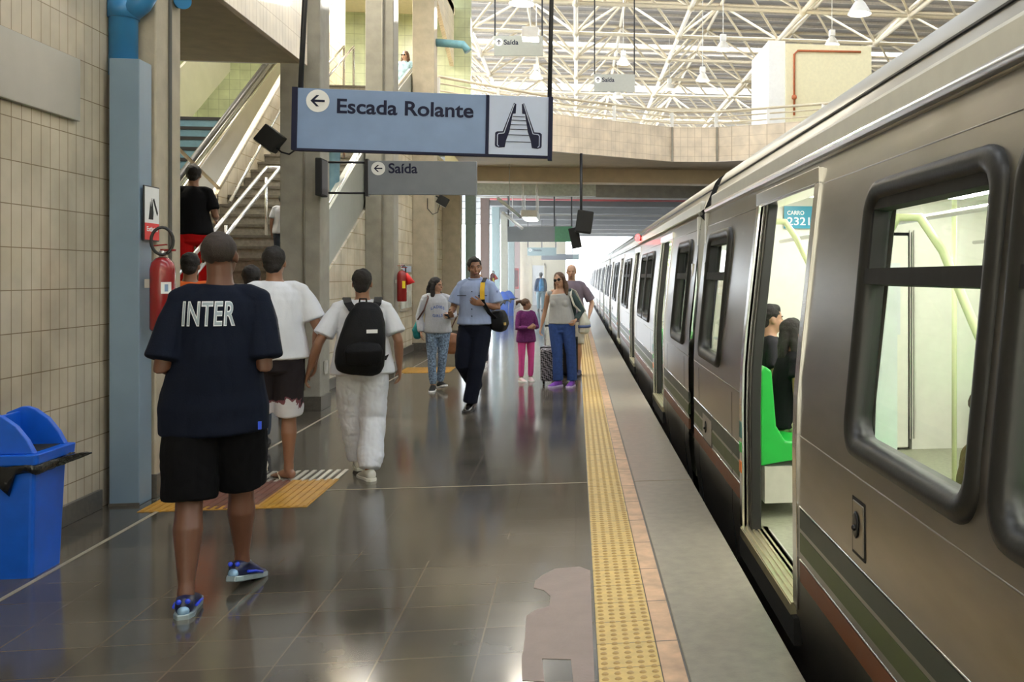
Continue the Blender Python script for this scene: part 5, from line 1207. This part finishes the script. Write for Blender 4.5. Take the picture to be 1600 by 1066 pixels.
# ---- hooded teenager
C_GRY = cloth('pale_grey_marl', (.50, .51, .55), var=.06, scale=60, bump=.15); C_LEG = cloth('blotched_blue_leggings', (.20, .27, .38), var=.75, scale=42)
f = onz(683, 611)
r, J, HM, sp = person('p', (f.x, f.y + .08, 0), 186, 1.56, 'teenage girl in a pale grey hooded top and blue patterned leggings', SK_T,
    pose=dict(ankL=(-.03, -.04, .12), kneeL=(-.07, .02, .50), ankR=(.07, .06, .085), kneeR=(.09, .05, .50), elL=(-.24, .03, 1.15), wrL=(-.17, .22, 1.16), elR=(.28, -.03, 1.14), wrR=(.25, .05, .90)),
    sway=.02, head=(58, -6, 6), foot=((-12, -25), (0, 5)), female=True, hair=('long', H_BLK), shoes=('sneaker', mat('black_canvas_shoe', (.012, .012, .012), .7), M_WHITE),
    top=dict(name='hooded_top', mat=C_GRY, hem=.90, ease=.022, sleeve=1.9, sr=.014, flat=True, wr=.010), bottom=dict(name='leggings', mat=C_LEG, len=1.95, r=(.098, .090, .064, .060, .048), ease=.008, wr=.004), voxel=.007)
g = MB(); limb(g, [sp(1.46) + V(-.10, -.03, .02), sp(1.44) + V(-.05, -.10, .02), sp(1.44) + V(.05, -.10, .02), sp(1.46) + V(.10, -.03, .02), sp(1.42) + V(.05, .09, 0), sp(1.40) + V(0, .11, 0)], [.03, .04, .04, .03, .02, .012]); fuse(g, 'hood', C_GRY, r, .009, 3)
C_PRT = mat('blue_print', (.10, .16, .42), .7, var=0)
on_shirt(r, 'LADIES', .20, .045, 0, 1.27, C_PRT, front=True, arc=.03, name='lettering'); on_shirt(r, 'GIRLS', .15, .045, 0, 1.17, C_PRT, front=True, arc=-.01, name='lettering')
bag = empty('shoulder_bag', label='teal bag on a thin brown strap at the hip of the teenage girl', cat='bag'); bag.matrix_world = r.matrix_basis.copy()
g = MB(); limb(g, [V(.31, -.10, .84), V(.32, -.10, .94), V(.30, -.10, 1.05)], [(.06, .12), (.075, .14), (.04, .11)], n=20, cap=.4, sq=.65); fuse(g, 'bag_body', cloth('teal_canvas', (.03, .22, .22), var=.3), bag, .01, 3, .008, 8)
band([V(.33, -.10, 1.12), V(.235, -.05, 1.36), V(.16, 0, 1.49), V(.14, .10, 1.44), V(.20, .155, 1.25), V(.30, .06, 1.10)], .012, mat('brown_strap', (.10, .04, .03), .6, var=0), bag, 'strap')
# phone in her hand
ph = to_world(r, (-.15, .30, 1.16)); MB().box((-.035, -.005, -.06), (.035, .005, .06), mtx=Matrix.Rotation(R(60), 4, 'X')).build('mobile_phone', M_BLK, bevel=.003, label='dark mobile phone held by the teenage girl', cat='phone').location = ph
# ---- girl in pink
C_PUR = cloth('purple_knit', (.16, .035, .14), var=.25, scale=40); C_PNK = cloth('pink_leggings_cloth', (.75, .10, .34), var=.05)
r, J, HM, sp = person('p', (*floor_at(822, 596)[:2], 0), 205, 1.24, 'small girl in a purple top and bright pink leggings, hair in a ponytail', SK_B,
    pose=dict(elL=(-.22, .05, 1.14), wrL=(-.10, .24, 1.17), elR=(.22, .06, 1.13), wrR=(.05, .27, 1.15), ankL=(-.10, 0, .085), ankR=(.12, .02, .085)), wide=.92, head=(70, 4, 0), female=False, hair=('pony', H_BRN), curl=(50, 50),
    shoes=('sneaker', mat('white_pink_shoe', (.75, .60, .62), .6), M_WHITE), top=dict(name='knitted_top', mat=C_PUR, hem=.84, ease=.012, sleeve=1.85, sr=.006, collar=M_WHITE, wr=.005), bottom=dict(name='leggings', mat=C_PNK, len=1.93, r=(.095, .088, .064, .058, .046), ease=.008, wr=.003), voxel=.008)
# ---- woman with sunglasses
C_GT = cloth('grey_tank_cloth', (.40, .40, .40), var=.05); C_JN = cloth('blue_jeans_cloth', (.035, .07, .22), var=.15, scale=30)
f = onz(880, 604)
r, J, HM, sp = person('p', (f.x - .02, f.y + .04, 0), 168, 1.63, 'woman in sunglasses, grey sleeveless top and blue jeans pulling a suitcase', SK_T,
    pose=dict(ankL=(-.16, .0, .085), kneeL=(-.15, .03, .50), ankR=(.05, .03, .085), kneeR=(.06, .04, .50), elR=(.28, -.06, 1.14), wrR=(.33, -.02, .90), elL=(-.30, -.03, 1.16), wrL=(-.24, .12, 1.02)),
    lean=.02, sway=.03, head=(-12, -2, 12), foot=((0, 5), (0, 30)), female=True, glasses=True, hair=('long', H_BRN), curl=(55, 40), shoes=('sneaker', mat('purple_trainer', (.16, .04, .36), .5, var=.5, scale=30), mat('lilac_sole', (.5, .4, .65), .5)),
    top=dict(name='tank_top', mat=C_GT, hem=.97, ease=.010, sleeve=0, neck=1.43, wr=.006), bottom=dict(name='jeans', mat=C_JN, len=1.97, r=(.112, .105, .080, .078, .078), ease=.012, wr=.007), voxel=.007)
cg = MB(); sh_, el_, wr_ = J['shL'], J['elL'], J['wrL']; limb(cg, [sh_ + V(.03, -.02, .03), lerp(sh_, el_, .3), el_, lerp(el_, wr_, .8)], [.06, .062, .05, .042]); limb(cg, [sh_ + V(.02, -.07, 0), V(-.14, -.12, 1.25), V(-.16, -.12, 1.02)], [.05, .06, .05]); fuse(cg, 'cardigan', cloth('dark_green_grey_knit', (.05, .075, .075)), r, .009, 3, .008, 8)
C_TOT = cloth('cream_canvas', (.62, .60, .52), var=.05)
bag = empty('tote_bag', label='cream tote bag with a blue stripe hanging from the shoulder of the woman in sunglasses', cat='bag'); bag.matrix_world = r.matrix_basis.copy()
g = MB(); limb(g, [V(-.32, -.12, .84), V(-.33, -.12, .97), V(-.31, -.12, 1.10)], [(.07, .15), (.075, .16), (.03, .14)], n=24, cap=.3, sq=.55); fuse(g, 'bag_body', C_TOT, bag, .01, 3, .008, 8)
MB().loft([[V(-.328 + .084*sgp(math.cos(R(a)), .55), -.12 + .170*sgp(math.sin(R(a)), .55), z) for a in range(0, 360, 15)] for z in (.90, .94)]).build('blue_stripe', mat('stripe_blue', (.08, .12, .30), .6, var=0), bag)
band([V(-.34, -.16, 1.14), V(-.20, -.07, 1.46), V(-.15, .0, 1.50), V(-.16, .10, 1.40), V(-.22, .13, 1.25), V(-.33, -.02, 1.10)], .014, C_TOT, bag, 'strap')
hd = to_world(r, (.335, .0, .83))
sc_ = empty('suitcase', (hd.x + .16, hd.y + .22, 0), R(0), label='small patterned suitcase on wheels with a telescopic handle held by the woman', cat='suitcase')
def hound():
    m, nt, b = new_mat('black_white_check'); N, L = nt.nodes.new, nt.links.new; tc = N('ShaderNodeTexCoord'); c = N('ShaderNodeTexChecker'); c.inputs['Scale'].default_value = 42; c.inputs[1].default_value = (.015, .015, .02, 1); c.inputs[2].default_value = (.38, .35, .40, 1)
    mp = N('ShaderNodeMapping'); mp.inputs['Rotation'].default_value = (.5, .6, .7); L(tc.outputs['Object'], mp.inputs[0]); L(mp.outputs[0], c.inputs[0]); L(c.outputs[0], b.inputs['Base Color']); b.inputs['Roughness'].default_value = .7; return m
TL_ = Matrix.Rotation(R(14), 4, 'X')
MB().box((-.16, -.1, .07), (.16, .12, .56), mtx=TL_).build('case_body', hound(), sc_, bevel=.03)
MB().box((-.165, -.012, .08), (.165, .012, .57), mtx=TL_).build('piping', M_BLKM, sc_)
for x in (-.10, .08): MB().tube([TL_ @ V(x, .1, .55), TL_ @ V(x, .1, .86)], .008, 6).build('handle_rod', M_STEELP, sc_)
MB().tube([TL_ @ V(-.10, .1, .86), TL_ @ V(.08, .1, .86)], .014, 8).build('grip', M_BLKM, sc_)
for x in (-.12, .12): MB().lathe([(.01, -.015), (.035, -.015), (.035, .015), (.01, .015)], c=(x, -.02, .037), n=14, mtx=Matrix.Rotation(R(90), 4, 'Y')).build('wheel', M_BLKM, sc_)
f = onz(887, 592)
c2 = empty('suitcase', (f.x - .05, f.y + .32, 0), label='plain black suitcase standing behind the jeans of the woman', cat='suitcase')
MB().box((-.2, -.12, .05), (.2, .12, .62)).build('case_body', C_BPK, c2, bevel=.035); MB().box((-.205, -.008, .07), (.205, .008, .625)).build('zip_band', M_BLKM, c2)
for x in (-.15, .15): MB().lathe([(.01, -.015), (.03, -.015), (.03, .015), (.01, .015)], c=(x, 0, .03), n=12, mtx=Matrix.Rotation(R(90), 4, 'Y')).build('wheel', M_BLKM, c2)
# ---- bald man behind her
f = onz(899, 588)
person('p', (f.x - .06, f.y + .1, 0), 176, 1.76, 'bald man in a mauve-grey top and pale shorts behind the woman in sunglasses', SK_T, hair=('shaved', SK_T), sway=.0,
    pose=dict(elL=(-.32, -.02, 1.15), wrL=(-.28, .10, .93)), shoes=('sneaker', mat('dark_blue_shoe', (.03, .03, .09), .5), M_BLKM), top=dict(mat=cloth('mauve_grey_shirt', (.20, .16, .20)), sleeve=.85, hem=.86), bottom=dict(name='shorts', mat=cloth('pale_khaki_shorts', (.52, .48, .40)), len=.98, r=(.115, .11, .10, .095, .09)), voxel=.011)
# ---- distant person
f = onz(845, 486)
r, J, HM, sp = person('p', (f.x, f.y, 0), 15, 1.72, 'distant person in a dark blue jacket and pale jeans before the cream end wall', SK_B, hair=('bushy', H_BLK), shoes=('sneaker', M_BLKM, M_BLKM),
    top=dict(name='jacket', mat=cloth('dark_blue_jacket', (.02, .05, .11)), sleeve=1.9, hem=.9), bottom=dict(name='jeans', mat=cloth('pale_jeans', (.18, .30, .36)), len=1.95), voxel=.016, face=False, hands=True)
backpack(r, sp, 'tiny bright blue backpack on the distant person in a dark blue jacket', cloth('bright_blue_nylon', (.03, .22, .45)), .7, back=-.11, strap=False)
# ---- person behind the officer
f = onz(742, 576)
r, J, HM, sp = person('p', (f.x + .04, f.y + .2, 0), 178, 1.60, 'person with light brown hair hidden behind the man in uniform', SK_L, hair=('bushy', mat('light_brown_hair', (.28, .15, .07), .5, var=.3, scale=60)), shoes=('sneaker', M_WHITE, M_WHITE),
    top=dict(name='blouse', mat=cloth('dark_blouse', (.06, .07, .10)), sleeve=1.6, hem=.88), bottom=dict(mat=cloth('dark_trousers', (.05, .05, .07)), len=1.9), voxel=.013)
hb_ = empty('handbag', label='brown leather handbag showing between the teenage girl and the man in uniform', cat='bag'); p_ = onz(706, 580); hb_.location = (p_.x, p_.y, .33)
g = MB(); limb(g, [V(0, 0, 0), V(0, 0, .15), V(.02, 0, .27)], [(.12, .07), (.13, .08), (.08, .05)], n=18); fuse(g, 'bag_body', mat('brown_leather', (.22, .09, .04), .4, var=.2), hb_, .01, 3)
band([V(-.06, 0, .27), V(.1, 0, .62), V(.16, 0, .62), V(.09, 0, .27)], .01, mat('brown_strap', (.1, .04, .03), .6), hb_, 'strap')
# ---- man in red trousers on the stairs
C_BT = cloth('black_tee_cloth', (.008, .008, .010)); C_RD = cloth('red_trousers_cloth', (.62, .012, .014), var=.06)
yk = 11.72; zk = (math.floor((yk - ST0) / .33) + 1) * .165
r, J, HM, sp = person('p', (-4.50, yk, zk), 12, 1.74, 'man in a black T-shirt and bright red trousers climbing the stairs', SK_B,
    pose=dict(ankR=(.08, .30, .25), kneeR=(.11, .24, .66), ankL=(-.11, -.03, .085), kneeL=(-.10, .06, .50), elL=(-.235, -.03, 1.15), wrL=(-.20, .18, 1.10), elR=(.238, -.02, 1.15), wrR=(.22, .18, 1.12)),
    wide=.93, hair=('bushy', H_BLK), shoes=('sneaker', M_BLKM, M_BLKM), top=dict(mat=C_BT, hem=.93, sleeve=.7, sr=.012, ease=.01), bottom=dict(mat=C_RD, len=1.95, r=(.108, .104, .086, .078, .066)), voxel=.010)
g = empty('jacket', label='black jacket hanging at the side of the man in red trousers', cat='jacket'); g.matrix_world = r.matrix_basis.copy()
q = MB(); limb(q, [V(-.24, .04, 1.10), V(-.26, .02, .98), V(-.28, -.01, .84)], [(.03, .07), (.045, .08), (.05, .06)]); fuse(q, 'jacket_body', C_BT, g, .01, 2, .012, 14)
# ---- heads around the stair foot
f = at(295, 412, 8.5)
person('p', (f.x, f.y, 0), 10, 1.79, 'dark-haired person in an orange shirt mostly hidden by the man in the INTER shirt', SK_B, hair=('short', H_BLK), shoes=('sneaker', M_BLKM, M_BLKM), lean=.05, top=dict(mat=cloth('orange_cotton', (.85, .16, .03)), sleeve=.7), bottom=dict(mat=cloth('grey_jeans', (.05, .06, .08))), voxel=.011)
f = at(393, 430, 8.7)
person('p', (f.x, f.y, 0), 0, 1.67, 'black-haired person whose head shows between the INTER man and the white T-shirt man', SK_D, hair=('bushy', H_BLK), shoes=('sneaker', M_BLKM, M_BLKM), top=dict(mat=cloth('dark_grey_cotton', (.03, .03, .035)), sleeve=.7), bottom=dict(mat=MATS['grey_jeans']), voxel=.012)
# ---- child on the stairs by the pillar, partly hidden
yk = 12.62; zk = (math.floor((yk - ST0) / .33) + 1) * .165; X_ = at(445, 350, 12.1)
r, J, HM, sp = person('p', (X_.x, yk, zk), 5, .98, 'small dark-haired child in white on the stairs half behind the floodlight pillar', SK_B, hair=('bushy', H_BLK), shoes=('sneaker', M_BLKM, M_BLKM), top=dict(mat=C_WHT, sleeve=.7), bottom=dict(mat=MATS['grey_jeans']), voxel=.013)
# ---- person in jeans on the upper stairs
yk = 14.6; zk = (math.floor((yk - ST0) / .33) + 1) * .165; X_ = at(517, 290, 14.2)
person('p', (X_.x, yk, zk), 10, 1.70, 'person in pale blue jeans high on the stairs behind the Escada Rolante sign', SK_B, hair=('short', H_BLK), shoes=('sneaker', M_BLKM, M_BLKM),
    top=dict(mat=cloth('blue_white_shirt', (.45, .58, .68)), sleeve=.7), bottom=dict(name='jeans', mat=MATS['pale_jeans'], len=1.95), voxel=.013)
# ---- woman on the upper floor
p = at(634, 140, 20.9)
struct('floor_upper', MB().box((-5.2, 20.75, 4.8), (-2.8, 24.6, 4.95)).box((-9.4, 21.3, 4.8), (-5.2, 24.6, 4.95)), M_CONC)
r, J, HM, sp = person('p', (p.x + .10, 20.98, 4.95), 165, 1.55, 'woman in sunglasses and a pale blue top standing at the head of the stairs', SK_L, hair=('long', H_BRN), glasses=True, head=(-6, 0, 0), female=True, shoes=('sneaker', M_BLKM, M_WHITE),
    top=dict(name='blouse', mat=cloth('pale_blue_print', (.42, .62, .75), var=.4, scale=12), sleeve=.6), bottom=dict(name='jeans', mat=C_JN, len=1.95), voxel=.011)
# ---- passengers
def seat_pose(**k):
    d = dict(hipL=(-.10, 0, .56), hipR=(.10, 0, .56), kneeL=(-.12, .44, .54), kneeR=(.12, .44, .54), ankL=(-.12, .46, .085), ankR=(.12, .46, .085), elL=(-.26, .06, .78), wrL=(-.16, .28, .68), elR=(.26, .06, .78), wrR=(.16, .30, .72)); d.update(k); return d
person('p', (1.47, 6.55, .01), -90, 1.60, 'seated passenger with black hair and bare arms just inside the open doorway', SK_B, hair=('long', H_BLK), female=True, pose=seat_pose(wrL=(-.30, .33, .78), elL=(-.34, .10, .80)), shoes=('sneaker', M_BLKM, M_BLKM), lean=.08,
    top=dict(mat=C_BT, sleeve=.4, hem=.92), bottom=dict(mat=cloth('floral_cloth', (.35, .30, .20), var=.7, scale=25), len=1.9), voxel=.012)
person('p', (1.47, 7.25, .01), -90, 1.70, 'second seated passenger in a black top, nearer the end wall of the car', SK_T, hair=('short', H_BLK), pose=seat_pose(), shoes=('sneaker', M_BLKM, M_BLKM), lean=.06,
    top=dict(mat=MATS['dark_grey_cotton'], sleeve=.6, hem=.92), bottom=dict(mat=MATS['grey_jeans'], len=1.9), voxel=.013)
person('p', (1.45, 3.13, .01), -90, 1.50, 'passenger whose shoulder shows low behind the large train window', SK_D, hair=('short', H_BRN), pose=seat_pose(), shoes=('sneaker', M_BLKM, M_BLKM), lean=.02,
    top=dict(mat=cloth('khaki_brown_cloth', (.16, .11, .05)), sleeve=.7, hem=.92), bottom=dict(mat=cloth('dark_red_cloth', (.30, .03, .03)), len=1.9), voxel=.012)
for o in list(COL.objects):
    if '_top' in o.keys(): del o['_top']
